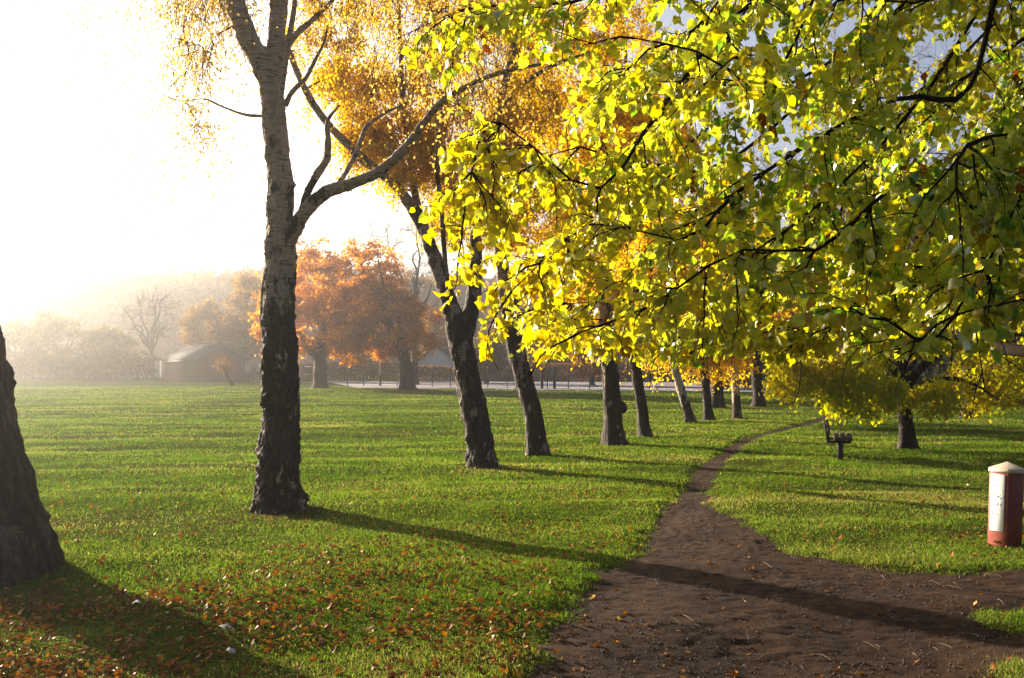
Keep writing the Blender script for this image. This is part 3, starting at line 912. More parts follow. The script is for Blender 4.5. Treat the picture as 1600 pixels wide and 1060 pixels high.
# the tall birch with the long limb
Y2 = gpix(438, 794)[1]
birch('birch_tree', 'tall forked birch with pale upper bark and black foot, long limb reaching over lawn',
      [tr([(438, 794, 84), (438, 765, 70), (437, 700, 64), (440, 640, 60), (437, 560, 55), (434, 480, 52), (436, 440, 49), (438, 400, 46), (437, 350, 44), (438, 300, 42), (434, 250, 40), (429, 200, 38), (422, 140, 38), (410, 100, 36), (392, 65, 33), (372, 15, 30), (362, -60, 27), (350, -200, 20), (340, -380, 12), (338, -520, 5)], Y2),
       tr([(424, 150, 26), (430, 90, 29), (433, 40, 28), (437, 0, 26), (445, -80, 22), (452, -220, 15), (470, -380, 8)], Y2, 0.6),
       tr([(443, 388, 26), (458, 362, 25), (478, 330, 22), (506, 303, 19), (545, 289, 17), (592, 268, 15), (638, 226, 13), (664, 190, 12), (690, 160, 10), (730, 135, 8), (790, 112, 6), (850, 100, 4)], Y2, -0.9),
       tr([(472, 334, 14), (480, 302, 13), (494, 275, 12), (510, 250, 11), (513, 222, 9), (512, 190, 6), (530, 165, 3)], Y2, -0.4),
       tr([(528, 290, 9), (545, 262, 9), (560, 232, 8), (572, 200, 7), (600, 178, 5), (640, 160, 3)], Y2 - 0.1, 0.7),
       tr([(425, 205, 9), (436, 175, 9), (441, 140, 8), (447, 95, 9), (452, 60, 8), (460, 10, 7), (465, -60, 4)], Y2 - 0.12, -0.5),
       tr([(446, 165, 9), (456, 145, 8), (478, 122, 7), (492, 95, 6), (508, 62, 4), (512, 40, 2)], Y2 - 0.1, -0.5),
       tr([(436, 90, 12), (462, 55, 10), (490, 30, 8), (520, 0, 6), (560, -60, 4)], Y2, 0.6),
       tr([(420, 182, 6), (385, 180, 5), (350, 168, 4), (318, 155, 3), (285, 158, 2), (255, 150, 1.2)], Y2, 0.4)],
      M['bark_birch'],
      [(P(315, -150, Y2 + .3), (1.1, 1.3, 1.0), 80), (P(330, -20, Y2 + .5), (.6, .8, .5), 40), (P(330, 90, Y2 + .5), (.6, .6, .45), 30), (P(300, 190, Y2 + .5), (.45, .5, .3), 12), (P(390, -420, Y2), (2.2, 2.2, 1.5), 90), (P(620, -40, Y2 + 0.6), (1.4, 1.2, 1.0), 70), (P(760, 60, Y2 - 0.4), (0.7, .8, 0.6), 30)],
      M['leaf_goldpale'], 22, sides=80, rings=420, flare=0.25, n_leaf=30000, leaf=0.042, hang=1.5, start_frac=0.45, bark_amp=0.2)

# forked dark birch
Y3 = gpix(755, 730)[1]
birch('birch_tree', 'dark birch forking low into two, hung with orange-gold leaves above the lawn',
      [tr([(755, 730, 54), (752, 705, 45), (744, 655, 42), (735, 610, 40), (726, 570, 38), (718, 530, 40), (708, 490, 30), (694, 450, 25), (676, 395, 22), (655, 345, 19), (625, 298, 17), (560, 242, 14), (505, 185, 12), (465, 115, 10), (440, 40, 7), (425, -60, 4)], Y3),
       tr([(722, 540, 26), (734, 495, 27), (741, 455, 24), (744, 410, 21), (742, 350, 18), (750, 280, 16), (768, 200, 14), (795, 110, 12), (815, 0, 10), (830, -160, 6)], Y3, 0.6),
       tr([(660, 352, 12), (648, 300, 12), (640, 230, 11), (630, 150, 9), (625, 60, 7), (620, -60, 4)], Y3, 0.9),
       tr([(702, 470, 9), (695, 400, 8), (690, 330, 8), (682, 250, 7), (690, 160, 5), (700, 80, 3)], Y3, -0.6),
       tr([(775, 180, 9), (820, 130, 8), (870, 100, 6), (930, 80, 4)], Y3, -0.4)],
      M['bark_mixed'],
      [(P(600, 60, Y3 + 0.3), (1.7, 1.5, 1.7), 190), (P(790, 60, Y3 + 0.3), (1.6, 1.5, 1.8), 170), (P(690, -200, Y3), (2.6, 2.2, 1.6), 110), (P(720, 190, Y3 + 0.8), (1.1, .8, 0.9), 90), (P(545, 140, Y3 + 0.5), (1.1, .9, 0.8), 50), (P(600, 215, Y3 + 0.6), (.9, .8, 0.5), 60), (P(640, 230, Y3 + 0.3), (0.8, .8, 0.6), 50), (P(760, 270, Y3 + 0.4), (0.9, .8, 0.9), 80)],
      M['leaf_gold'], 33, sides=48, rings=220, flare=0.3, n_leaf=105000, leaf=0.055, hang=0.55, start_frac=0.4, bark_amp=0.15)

Y4 = gpix(838, 711)[1]
birch('birch_tree', 'leaning dark birch with one thick limb thrown right, close behind the forked one',
      [tr([(840, 711, 38), (838, 692, 34), (832, 650, 31), (822, 605, 30), (810, 560, 28), (800, 515, 28), (792, 470, 27), (787, 430, 22), (783, 370, 20), (790, 300, 18), (800, 210, 15), (806, 100, 12), (815, -20, 9), (820, -160, 5)], Y4),
       tr([(796, 490, 18), (815, 458, 17), (840, 434, 16), (866, 405, 15), (900, 370, 13), (958, 332, 11), (1015, 300, 9), (1070, 250, 6), (1110, 180, 4)], Y4, 0.9),
       tr([(870, 400, 9), (890, 340, 8), (905, 260, 7), (930, 170, 5), (950, 70, 3)], Y4 + 0.4, 0.9)],
      M['bark_mixed'],
      [(P(870, 130, Y4 + 0.5), (1.7, 1.6, 2.0), 190), (P(1000, 230, Y4 + 0.8), (1.2, 1.2, 1.2), 110), (P(850, -170, Y4), (2.2, 2.0, 1.6), 90), (P(820, 330, Y4 + 0.9), (1.1, .8, 0.8), 90), (P(700, 330, Y4 + 1.5), (.8, .6, 0.6), 34), (P(850, 430, Y4 + 0.6), (0.5, .6, 0.4), 18), (P(925, 395, Y4 + 0.8), (0.7, .7, 0.5), 34)],
      M['leaf_gold'], 44, sides=32, rings=130, flare=0.35, n_leaf=80000, leaf=0.06, hang=0.5, start_frac=0.4, bark_amp=0.15)

Y5 = gpix(962, 692)[1]
birch('birch_tree', 'upright reddish-brown birch with a round burl low on its trunk',
      [tr([(962, 692, 42), (959, 676, 33), (957, 640, 29), (955, 600, 27), (951, 550, 26), (948, 490, 24), (945, 420, 22), (942, 330, 20), (940, 230, 16), (945, 110, 12), (950, -20, 8), (950, -120, 4)], Y5),
       tr([(950, 510, 14), (975, 480, 12), (1005, 440, 10), (1030, 390, 8), (1050, 320, 5)], Y5, 0.8),
       tr([(946, 430, 12), (920, 380, 10), (895, 320, 8), (880, 240, 5)], Y5, -0.8)],
      M['bark_mixed'],
      [(P(940, 130, Y5 + 0.5), (2.4, 2.2, 2.6), 150), (P(900, 420, Y5 + 0.6), (1.1, 1.0, 0.7), 60), (P(1010, 400, Y5 + 0.6), (1.1, 1.0, 0.9), 80), (P(885, 500, Y5 + 0.6), (.45, .6, .35), 26)],
      M['leaf_gold'], 55, sides=28, rings=100, flare=0.35, n_leaf=30000, leaf=0.085, hang=0.85, start_frac=0.35, burl=[(P(969, 637, Y5), 0.17)])

Y6 = gpix(1008, 682)[1]
birch('birch_tree', 'slender blackish birch just behind the one with the burl',
      [tr([(1008, 682, 25), (1006, 668, 20), (1001, 625, 18), (993, 575, 17), (987, 530, 17), (980, 470, 16), (974, 400, 14), (972, 300, 11), (975, 180, 8), (978, 60, 4)], Y6),
       tr([(990, 540, 10), (1003, 510, 9), (1020, 470, 8), (1045, 400, 5)], Y6, 0.8)],
      M['bark_dark'],
      [(P(985, 230, Y6 + .5), (2.0, 1.8, 2.0), 90), (P(1000, 450, Y6 + .7), (.8, .8, .5), 22), (P(945, 500, Y6 + .9), (.6, .8, .4), 26)],
      M['leaf_gold'], 66, sides=20, rings=70, flare=0.35, n_leaf=16000, leaf=0.095, hang=0.8, start_frac=0.35)

Y7 = gpix(1080, 660)[1]
birch('birch_tree', 'thin pale birch leaning well over, hung with golden strands',
      [tr([(1080, 660, 22), (1076, 648, 16), (1067, 620, 14), (1057, 585, 12.5), (1049, 555, 12), (1042, 530, 11), (1030, 485, 10), (1015, 430, 9), (1005, 350, 7), (1002, 260, 4)], Y7),
       tr([(1036, 508, 6), (1050, 470, 5), (1075, 430, 4), (1095, 380, 2.5)], Y7, 0.7)],
      M['bark_pale'],
      [(P(1040, 400, Y7 + .5), (2.0, 1.9, 2.2), 90), (P(1035, 520, Y7 + 1.2), (1.2, 1.2, 0.6), 60), (P(1085, 520, Y7 + 1.4), (1.0, 1.0, 0.6), 50)],
      M['leaf_gold'], 77, sides=16, rings=60, flare=0.3, n_leaf=22000, leaf=0.11, hang=1.3, start_frac=0.4)

Y8 = gpix(1108, 657)[1]
birch('birch_tree', 'short dark birch trunk beside the pale leaning one',
      [tr([(1108, 657, 20), (1106, 645, 15.5), (1103, 610, 14), (1099, 565, 13), (1096, 510, 12), (1094, 430, 10), (1096, 330, 7), (1100, 240, 3)], Y8)],
      M['bark_dark'],
      [(P(1105, 400, Y8 + .5), (2.0, 1.9, 2.4), 90), (P(1110, 535, Y8 + .8), (1.2, 1.1, 0.5), 50)],
      M['leaf_gold'], 88, sides=14, rings=50, flare=0.3, n_leaf=18000, leaf=0.11, hang=1.2, start_frac=0.3)

Y9 = gpix(1152, 652)[1]
birch('birch_tree', 'straight grey birch standing alone before the dark evergreens',
      [tr([(1152, 652, 18), (1151, 640, 14), (1149, 605, 12.5), (1147, 565, 12), (1146, 520, 11), (1145, 440, 10), (1146, 340, 7), (1150, 250, 3)], Y9)],
      M['bark_pale'],
      [(P(1150, 400, Y9 + .5), (2.0, 1.9, 2.6), 80), (P(1150, 535, Y9 + .9), (1.0, 1.0, 0.5), 30)],
      M['leaf_gold'], 99, sides=14, rings=50, flare=0.3, n_leaf=15000, leaf=0.12, hang=1.1, start_frac=0.3)

Y10 = gpix(1185, 635)[1]
birch('birch_tree', 'stout dark trunk farthest along the row, where the path fades out',
      [tr([(1185, 635, 24), (1185, 625, 19), (1183, 595, 18), (1180, 560, 17), (1178, 500, 15), (1178, 420, 11), (1180, 340, 5)], Y10)],
      M['bark_dark'], [(P(1180, 430, Y10 + .5), (2.6, 2.2, 2.9), 90)], M['leaf_gold'], 111, sides=12, rings=40, n_leaf=14000, leaf=0.15, hang=1.0, start_frac=0.4)

# ------------------------------------------------------------------ the spreading lime over the bench
def spreading_lime():
    r = np.random.default_rng(120)
    x, Y = gpix(1418, 701)
    base = np.array([x, Y, gz1(x, Y)])
    root = empty('lime_tree', base, 'low spreading tree with yellow-green skirt of leaves beside the bench', 'tree')
    limbs = [tr([(1418, 701, 32), (1417, 685, 25), (1414, 650, 22), (1411, 615, 22), (1408, 585, 26), (1406, 560, 20), (1410, 520, 17), (1420, 460, 14), (1430, 380, 11), (1440, 260, 8), (1445, 120, 4)], Y),
             tr([(1412, 610, 15), (1398, 580, 14), (1375, 555, 12), (1340, 535, 10), (1295, 528, 8), (1250, 535, 6), (1215, 560, 4)], Y, -1.2),
             tr([(1416, 610, 14), (1438, 575, 13), (1465, 555, 11), (1500, 540, 9), (1545, 525, 7), (1600, 525, 5), (1650, 545, 3)], Y, -0.8),
             tr([(1412, 595, 13), (1430, 560, 11), (1450, 520, 10), (1480, 470, 8), (1520, 400, 5)], Y, 1.4),
             tr([(1408, 580, 12), (1385, 540, 10), (1360, 490, 8), (1330, 420, 6), (1310, 340, 3)], Y, 1.2),
             tr([(1420, 620, 10), (1450, 598, 9), (1490, 592, 7), (1530, 605, 5), (1560, 625, 3)], Y, -1.5)]
    done = []
    for k, sp in enumerate(limbs):
        pts = np.array([P(a, b, d) for a, b, w, d in sp]); rad = np.array([w * d / F / 2 for a, b, w, d in sp])
        if k == 0: pts[0, 2] = base[2] - 0.12
        V, Q, T, p, rr = trunk_geo(pts, rad, 24 if k == 0 else 12, 80 if k == 0 else 34, 0.12, 0.35 if k == 0 else 0, 120 + k)
        mb = MB(); mb.add(V - base, Q, T); mb.build('trunk' if k == 0 else 'limb', M['bark_dark'], root, True)
        done.append((p, rr))
    ells = [(P(1300, 560, Y - .9), (1.35, 1.2, 0.6), 84), (P(1240, 590, Y - 1), (.55, .8, .4), 36), (P(1345, 615, Y - 1.2), (.8, .7, .5), 80), (P(1400, 625, Y - 1.3), (.3, .4, .35), 16),
            (P(1460, 625, Y - 1.2), (.5, .6, .4), 30), (P(1545, 590, Y - .6), (.9, 1.1, .8), 60), (P(1420, 400, Y), (2.6, 2.4, 1.8), 110), (P(1430, 200, Y), (2.3, 2.2, 1.7), 80), (P(1620, 560, Y - .2), (.8, .9, .9), 40)]
    T = np.concatenate([ell_points(n, c, rad, r) for c, rad, n in ells])
    T = T[noise3(T * 1.9 + 5) > 0.28]
    brs = connect(done, T, r, thin=0.007, sag=0.2, start_frac=0.35, maxr=0.035)
    mb = MB(); add_tubes(mb, brs, base, 4)
    tag(mb.build('twig', M['twig'], root, True), kind='stuff')
    per = 44
    pos = np.repeat(T, per, 0) + r.normal(size=(len(T) * per, 3)) * np.array([.12, .12, .11])
    gzz = base[2] + 0.55
    pos = pos[pos[:, 2] > gzz]
    leaves_obj('foliage', pos, 0.10, M['leaf_limefar'], root, base, r, droop=0.55)
spreading_lime()

# ------------------------------------------------------------------ the lime whose boughs hang over the path (its trunk stands to the right, out of frame)
def overhanging_lime():
    r = np.random.default_rng(131)
    bx, by = 6.9, 6.2
    base = np.array([bx, by, gz1(bx, by)])
    root = empty('lime_tree', base, 'overhanging lime with large heart-shaped yellow-green leaves above the earth path', 'tree')
    trunk = np.array([[bx, by, base[2] - .15], [bx, by, base[2] + .5], [bx - .05, by, 2.2], [bx - .1, by - .05, 3.6], [bx, by, 5.4], [bx + .1, by, 7.5], [bx, by, 9.0]])
    V, Q, T, p, rr = trunk_geo(trunk, [.42, .31, .27, .25, .19, .1, .03], 28, 70, 0.12, 0.3, 131)
    mb = MB(); mb.add(V - base, Q, T); mb.build('trunk', M['bark_dark'], root, True)
    t0 = lambda z: np.array([bx - .05, by, z])
    main = [
        (t0(4.6), [(1560, -230, 5.8), (1380, -120, 5.5), (1215, 5, 5.2), (1040, 170, 5.0), (930, 245, 4.9), (820, 295, 4.8), (725, 335, 4.7)], .05),
        (t0(4.2), [(1580, -60, 5.6), (1440, 70, 5.2), (1330, 165, 4.9), (1150, 285, 4.7), (1010, 365, 4.6), (900, 420, 4.5), (800, 455, 4.5)], .045),
        (t0(3.8), [(1650, 90, 5.2), (1540, 190, 4.8), (1400, 300, 4.5), (1260, 395, 4.4), (1120, 455, 4.4), (985, 500, 4.35), (905, 520, 4.3)], .04),
        (t0(5.2), [(1500, -330, 5.8), (1300, -200, 5.4), (1060, -70, 5.1), (880, -15, 5.0), (760, 10, 4.9), (695, 30, 4.9)], .045),
        (t0(3.2), [(1680, 260, 4.8), (1590, 320, 4.3), (1490, 390, 4.0), (1410, 450, 3.8), (1385, 500, 3.75)], .03),
        (t0(4.4), [(1700, 0, 6.6), (1560, 90, 6.7), (1400, 240, 6.8), (1240, 380, 6.8), (1120, 460, 6.8), (1060, 500, 6.8)], .045),
        (t0(5.0), [(1640, -160, 6.4), (1500, -40, 6.3), (1370, 90, 6.2), (1270, 220, 6.1), (1180, 320, 6.0)], .04),
        (t0(3.4), [(1760, 330, 5.8), (1640, 370, 5.5), (1520, 415, 5.3), (1380, 455, 5.2), (1270, 480, 5.2), (1190, 505, 5.2)], .035),
        (t0(4.8), [(1500, -160, 5.0), (1340, -30, 4.6), (1200, 90, 4.4), (1080, 120, 4.3), (990, 60, 4.3)], .03),
        (t0(4.0), [(1680, 120, 4.6), (1600, 170, 4.2), (1530, 260, 4.0), (1500, 340, 3.9)], .028),
        (t0(3.9), [(1700, 130, 7.2), (1560, 200, 7.4), (1420, 320, 7.5), (1330, 420, 7.5), (1300, 470, 7.5)], .04),
        (t0(4.6), [(1500, -60, 6.8), (1300, 90, 6.6), (1130, 230, 6.4), (980, 320, 6.2), (880, 370, 6.1), (800, 400, 6.0)], .04),
        (t0(4.3), [(1640, -40, 6.8), (1500, 130, 7.2), (1330, 290, 7.4), (1180, 400, 7.4), (1040, 470, 7.3), (940, 500, 7.2)], .035),
        (t0(4.5), [(1600, -80, 6.0), (1450, 120, 5.9), (1290, 270, 5.8), (1120, 370, 5.7), (960, 440, 5.6), (850, 480, 5.5)], .035),
        (t0(3.7), [(1700, 200, 5.9), (1600, 280, 5.6), (1480, 350, 5.4), (1330, 420, 5.3), (1180, 470, 5.2), (1090, 515, 5.2)], .03),
        (t0(4.1), [(1720, 60, 6.2), (1610, 180, 6.3), (1500, 300, 6.4), (1400, 400, 6.4), (1330, 460, 6.4)], .03),
        (t0(3.3), [(1750, 280, 5.2), (1660, 330, 4.9), (1580, 380, 4.7), (1520, 430, 4.6), (1470, 470, 4.5)], .028),
        (t0(4.9), [(1560, -120, 5.4), (1330, 60, 5.4), (1140, 190, 5.4), (990, 250, 5.4), (870, 270, 5.4), (770, 290, 5.3)], .03),
        (t0(4.0), [(1680, 60, 8.0), (1560, 160, 8.4), (1480, 280, 8.6), (1440, 380, 8.6), (1420, 440, 8.6)], .035),
        (t0(5.4), [(1520, -220, 6.0), (1300, -90, 5.8), (1160, -20, 5.7), (1070, 20, 5.6), (1010, 60, 5.6), (960, 110, 5.5)], .03),
        (t0(5.3), [(1600, -140, 5.2), (1450, -40, 4.9), (1310, 40, 4.8), (1200, 60, 4.8), (1110, 30, 4.8)], .028),
        (t0(5.6), [(1560, -260, 6.6), (1400, -120, 6.4), (1200, 30, 6.2), (1050, 90, 6.2), (930, 150, 6.0)], .04),
    ]
    done = []
    for k, (a, pix, r0) in enumerate(main):
        pts = np.array([a] + [P(*q) for q in pix])
        rad = np.linspace(r0 * 0.46, 0.0035, len(pts)) * np.linspace(1, 0.8, len(pts))
        pts[2:-1] += r.normal(size=pts[2:-1].shape) * 0.12
        V, Q, T, pp, rr = trunk_geo(pts, rad, 9, 46, 0.14, 0, 140 + k)
        mb = MB(); mb.add(V - base, Q, T); mb.build('bough', M['limetwig'], root, True)
        done.append((pp, rr, k))
    # the thick dark limb sagging out over the spreading lime
    pts = np.array([t0(2.6), P(1800, 560, 6.4), P(1650, 552, 6.8), P(1560, 543, 7.4), P(1500, 520, 7.9), P(1440, 503, 8.3), P(1370, 494, 8.7), P(1310, 478, 9.0)])
    V, Q, T, pp, rr = trunk_geo(pts, [.10, .075, .058, .05, .043, .037, .028, .012], 14, 60, 0.14, 0, 170)
    mb = MB(); mb.add(V - base, Q, T); mb.build('bough', M['limetwig'], root, True)
    done.append((pp, rr, 99))
    # side shoots, each with leaves set along it
    tubes = []; lp = []; ld = []; lsz = []
    def shoot(a, d, L, lev):
        n = 6
        pts = [a]; dd = d.copy()
        for i in range(n - 1):
            dd = dd + r.normal(size=3) * 0.16 + np.array([0, 0, -0.11])
            dd /= np.linalg.norm(dd)
            pts.append(pts[-1] + dd * L / (n - 1))
        pts = np.array(pts)
        tubes.append((pts, np.linspace(0.0055 if lev == 0 else 0.003, 0.0014, n)))
        nl = int(L / 0.025) + 1
        for t in np.linspace(0.12, 1, nl):
            q = t * (n - 1); i = min(n - 2, int(q)); f = q - i
            c = pts[i] * (1 - f) + pts[i + 1] * f
            tang = pts[i + 1] - pts[i]; tang /= np.linalg.norm(tang)
            side = np.cross(tang, [0, 0, 1]); side /= np.linalg.norm(side) + 1e-6
            s = 1 if r.random() < .5 else -1
            ax = side * s * 0.75 + tang * 0.45 + np.array([0, 0, -0.75]) + r.normal(size=3) * 0.5
            ax /= np.linalg.norm(ax)
            lp.append(c + ax * 0.025); ld.append(ax); lsz.append(0.022 + 0.046 * r.random() ** 1.4)
        if lev == 0:
            for t in (0.3, 0.5, 0.7, 0.85):
                if r.random() < 0.75:
                    i = int(t * (n - 1))
                    tang = pts[min(n - 1, i + 1)] - pts[i]; tang /= np.linalg.norm(tang) + 1e-9
                    e = tang + r.normal(size=3) * 0.6; e[2] -= 0.15; e /= np.linalg.norm(e)
                    shoot(pts[i], e, L * r.uniform(0.35, 0.6), 1)
    for pp, rr, k in done:
        if k == 99:
            continue
        Lt = np.sum(np.linalg.norm(np.diff(pp, axis=0), axis=1))
        m = len(pp)
        # shoots on the outer two thirds
        ns = int(Lt * 0.72 / 0.062)
        for s in range(ns):
            u = 0.28 + 0.72 * (s + r.random()) / ns
            i = min(m - 2, int(u * (m - 1)))
            tang = pp[i + 1] - pp[i]; tang /= np.linalg.norm(tang) + 1e-9
            px = 800 + F * pp[i][0] / pp[i][1]; py = HOR - F * (pp[i][2] - EYE) / pp[i][1]
            if px > 1030 and py < 200 and r.random() < (0.5 if px > 1190 else 0.3):
                continue      # thinner crown where the sky shows through
            side = np.cross(tang, [0, 0, 1]); side /= np.linalg.norm(side) + 1e-6
            d = tang * r.uniform(0.3, 0.9) + side * (1 if s % 2 else -1) * r.uniform(0.5, 1.0) + np.array([0, 0, r.uniform(-0.55, 0.25)])
            d /= np.linalg.norm(d)
            shoot(pp[i], d, r.uniform(0.3, 0.72) * (1.0 - 0.35 * u), 0)
        tang = pp[-1] - pp[-3]; tang /= np.linalg.norm(tang)
        shoot(pp[-1], tang, 0.35, 0)
    mb = MB(); add_tubes(mb, tubes, base, 4)
    tag(mb.build('shoot', M['limetwig'], root, True), kind='stuff')
    lp = np.array(lp); ld = np.array(ld); lsz = np.array(lsz)
    # leave nothing hanging right before the lens or below the skirt seen in the photograph
    px = 800 + F * lp[:, 0] / lp[:, 1]; py = HOR - F * (lp[:, 2] - EYE) / lp[:, 1]
    keep = (lp[:, 1] > 3.2) & (lp[:, 2] > EYE + 0.10)
    lp, ld, lsz, px, py = lp[keep], ld[keep], lsz[keep], px[keep], py[keep]
    n = len(lp)
    nz = r.normal(size=(n, 3)) * 0.9 + np.array([-0.35, -0.15, 0.55])
    x = np.cross(ld, nz); x /= np.linalg.norm(x, axis=1)[:, None]
    z = np.cross(x, ld)
    rot = np.stack([x, ld, z], 2)
    rnd = np.clip(0.25 + 0.42 * (noise3(lp * 1.3 + 4)) + r.normal(size=n) * 0.16 + 0.10 * (lp[:, 0] > 1.0), 0.13, 1)
    rnd[r.random(n) < 0.10] = r.random() * 0.1
    dr = np.linalg.norm(lp - np.array([0, 0, EYE]), axis=1)
    infr = (px > 20) & (px < 1585) & (py > 10) & (py < 560)
    score = np.where(infr, lsz / dr, 0)
    big = np.argsort(-score)[:300]
    isbig = np.zeros(n, bool); isbig[big] = True
    var = r.integers(0, 6, n)
    mb_V = []; mb_F = []; mb_R = []; off = 0
    for v in range(6):
        s = (~isbig) & (var == v)
        V, fl, rn = scatter(HEARTS[v][0], HEARTS[v][1], lp[s] - base, rot[s], lsz[s], rnd[s])
        mb_V.append(V); mb_F.append(fl[0] + off); mb_R.append(rn); off += len(V)
    tag(link('foliage', make_mesh('foliage', np.concatenate(mb_V), [np.concatenate(mb_F)], M['leaf_lime'], True, {'rnd': np.concatenate(mb_R)}), root), kind='stuff')
    # the largest leaves one by one, sharing meshes
    bank = {}
    for i in big:
        key = (int(var[i]), int(min(9, rnd[i] * 10)))
        if key not in bank:
            hv, hf = HEARTS[key[0]]
            bank[key] = make_mesh('leaf', hv, hf, M['leaf_lime'], True, {'rnd': np.full(len(hv), (key[1] + .5) / 10)})
        o = link('leaf', bank[key], root)
        m4 = np.eye(4); m4[:3, :3] = rot[i] * lsz[i]; m4[:3, 3] = lp[i] - base
        o.matrix_local = Matrix(m4.tolist())
    # withered russet seed bracts in bunches
    k = r.choice(n, 60, replace=False)
    pos = np.repeat(lp[k], 6, 0) + r.normal(size=(360, 3)) * 0.03
    leaves_obj('seed_bract', pos, 0.06, M['leaf_red'], root, base, r, droop=0.6)
    # crown above the frame, so that the tree is whole
    T = np.concatenate([ell_points(120, (bx, by, 7.4), (2.8, 2.6, 2.0), r)])
    brs = connect([(p, rr) for p, rr in [(np.array(trunk), np.array([.4, .3, .27, .25, .19, .1, .03]))]], T, r, 0.01, 0.15, 0.4, 0.05)
    mb = MB(); add_tubes(mb, brs, base, 4)
    tag(mb.build('upper_branch', M['limetwig'], root, True), kind='stuff')
    pos = np.repeat(T, 45, 0) + r.normal(size=(len(T) * 45, 3)) * 0.28
    leaves_obj('upper_foliage', pos, 0.10, M['leaf_lime'], root, base, r, droop=0.5)
    print('lime leaves', n)
overhanging_lime()

# ------------------------------------------------------------------ middle distance: oaks, bare trees, saplings
def at(px, Y):
    return ((px - 800) / F * Y, Y)

def at(px, Y):
    return ((px - 800) / F * Y, Y)
ox, oy = at(500, 79)
crown_tree('oak_tree', 'rounded oak dense with orange-brown leaves, standing beside the tall forked birch', (ox, oy), 2.4, 0.55,
           [((-0.3, 0, 7.4), (4.3, 3.6, 4.5), 240), ((-3.0, 0, 5.2), (2.4, 2.6, 3.2), 120), ((2.4, -0.4, 4.6), (3.0, 2.6, 2.8), 110)], M['leaf_orange'], 201, n_leaf=26000, leaf=0.24, clump=0.55, group='oaks in orange leaf')
ox, oy = at(636, 74)
crown_tree('oak_tree', 'broad oak in burnt-orange leaf, its boughs drooping nearly to the railing', (ox, oy), 2.0, 0.6,
           [((-3.2, 0.2, 7.3), (3.5, 3.4, 4.1), 170), ((-0.5, -0.5, 4.8), (3.0, 3.0, 2.6), 110), ((-4.0, -0.5, 3.6), (1.8, 1.8, 1.6), 50)], M['leaf_orange'], 202, n_leaf=24000, leaf=0.22, clump=0.52, group='oaks in orange leaf')
crown_tree('birch_sapling', 'thin white-stemmed birch sapling between the two oaks', at(594, 84), 2.6, 0.08,
           [((0.2, 0, 2.9), (0.8, .8, .8), 20)], M['leaf_orange'], 203, n_leaf=1500, leaf=0.18, clump=0.4, bark=M['bark_pale'])
crown_tree('bare_tree', 'tall leafless tree with fan of upright bare boughs behind the oaks', at(648, 88), 3.5, 0.32,
           [((-1.0, 0, 11.5), (4.2, 3, 4.6), 90), ((0.5, 0, 8.0), (3.4, 2.5, 3.2), 50)], None, 204, bare=True, twig_n=7, twr=0.024, clump=1.9, tsplit=14, sag=-0.12)
crown_tree('bare_tree', 'hazy leafless tree with spreading crown rising behind the brick shed', at(238, 118), 3.0, 0.34,
           [((0, 0, 7.4), (3.6, 3, 3.3), 100)], None, 205, bare=True, twig_n=6, twr=0.045, clump=1.3, tsplit=8)
crown_tree('golden_tree', 'hazy golden tree behind the ridge of the brick shed', at(322, 126), 3.0, 0.25,
           [((0, 0, 6.2), (3.0, 2.6, 3.6), 80)], M['leaf_tan'], 206, n_leaf=6000, leaf=0.34, clump=0.8, group='golden trees behind the shed')
crown_tree('golden_tree', 'tall golden tree half hidden by the pale-barked birch trunk', at(398, 122), 4.0, 0.3,
           [((0, 0, 8.2), (2.9, 2.8, 4.8), 110)], M['leaf_tan'], 207, n_leaf=8000, leaf=0.36, clump=0.9, group='golden trees behind the shed')
crown_tree('round_tree', 'dark brown rounded tree close behind the shed gable', at(366, 112), 2.0, 0.25,
           [((0, 0, 4.6), (2.8, 2.6, 2.9), 90)], M['leaf_brown'], 208, n_leaf=9000, leaf=0.3, clump=0.7)
for k, (px, Y, h, w, lab) in enumerate([(20, 118, 6.5, 4.0, 'glare-veiled round bush at the open end of the lawn'), (92, 121, 8.0, 4.4, 'tall glare-veiled shrub left of the small white house'),
                                        (168, 119, 6.0, 3.4, 'hazy rounded shrub close beside the small white house')]):
    crown_tree('shrub', lab, at(px, Y), 1.2, 0.2, [((0, 0, h * .55), (w, 2.6, h * .45), 70)], M['leaf_olive'], 210 + k, n_leaf=5000, leaf=0.36, clump=0.9, cat='shrub', group='hazy shrubs beyond the lawn')
# leaning stump of a thorn before the shed
lx, ly = gpix(362, 604)
crown_tree('thorn_bush', 'small crooked thorn bush leaning before the shed wall', (lx, ly), 1.1, 0.17,
           [((-0.75, 0, 1.7), (0.9, .7, .75), 22)], M['leaf_brown'], 220, n_leaf=700, leaf=0.16, clump=0.35, lean=(-0.55, 0), cat='bush')

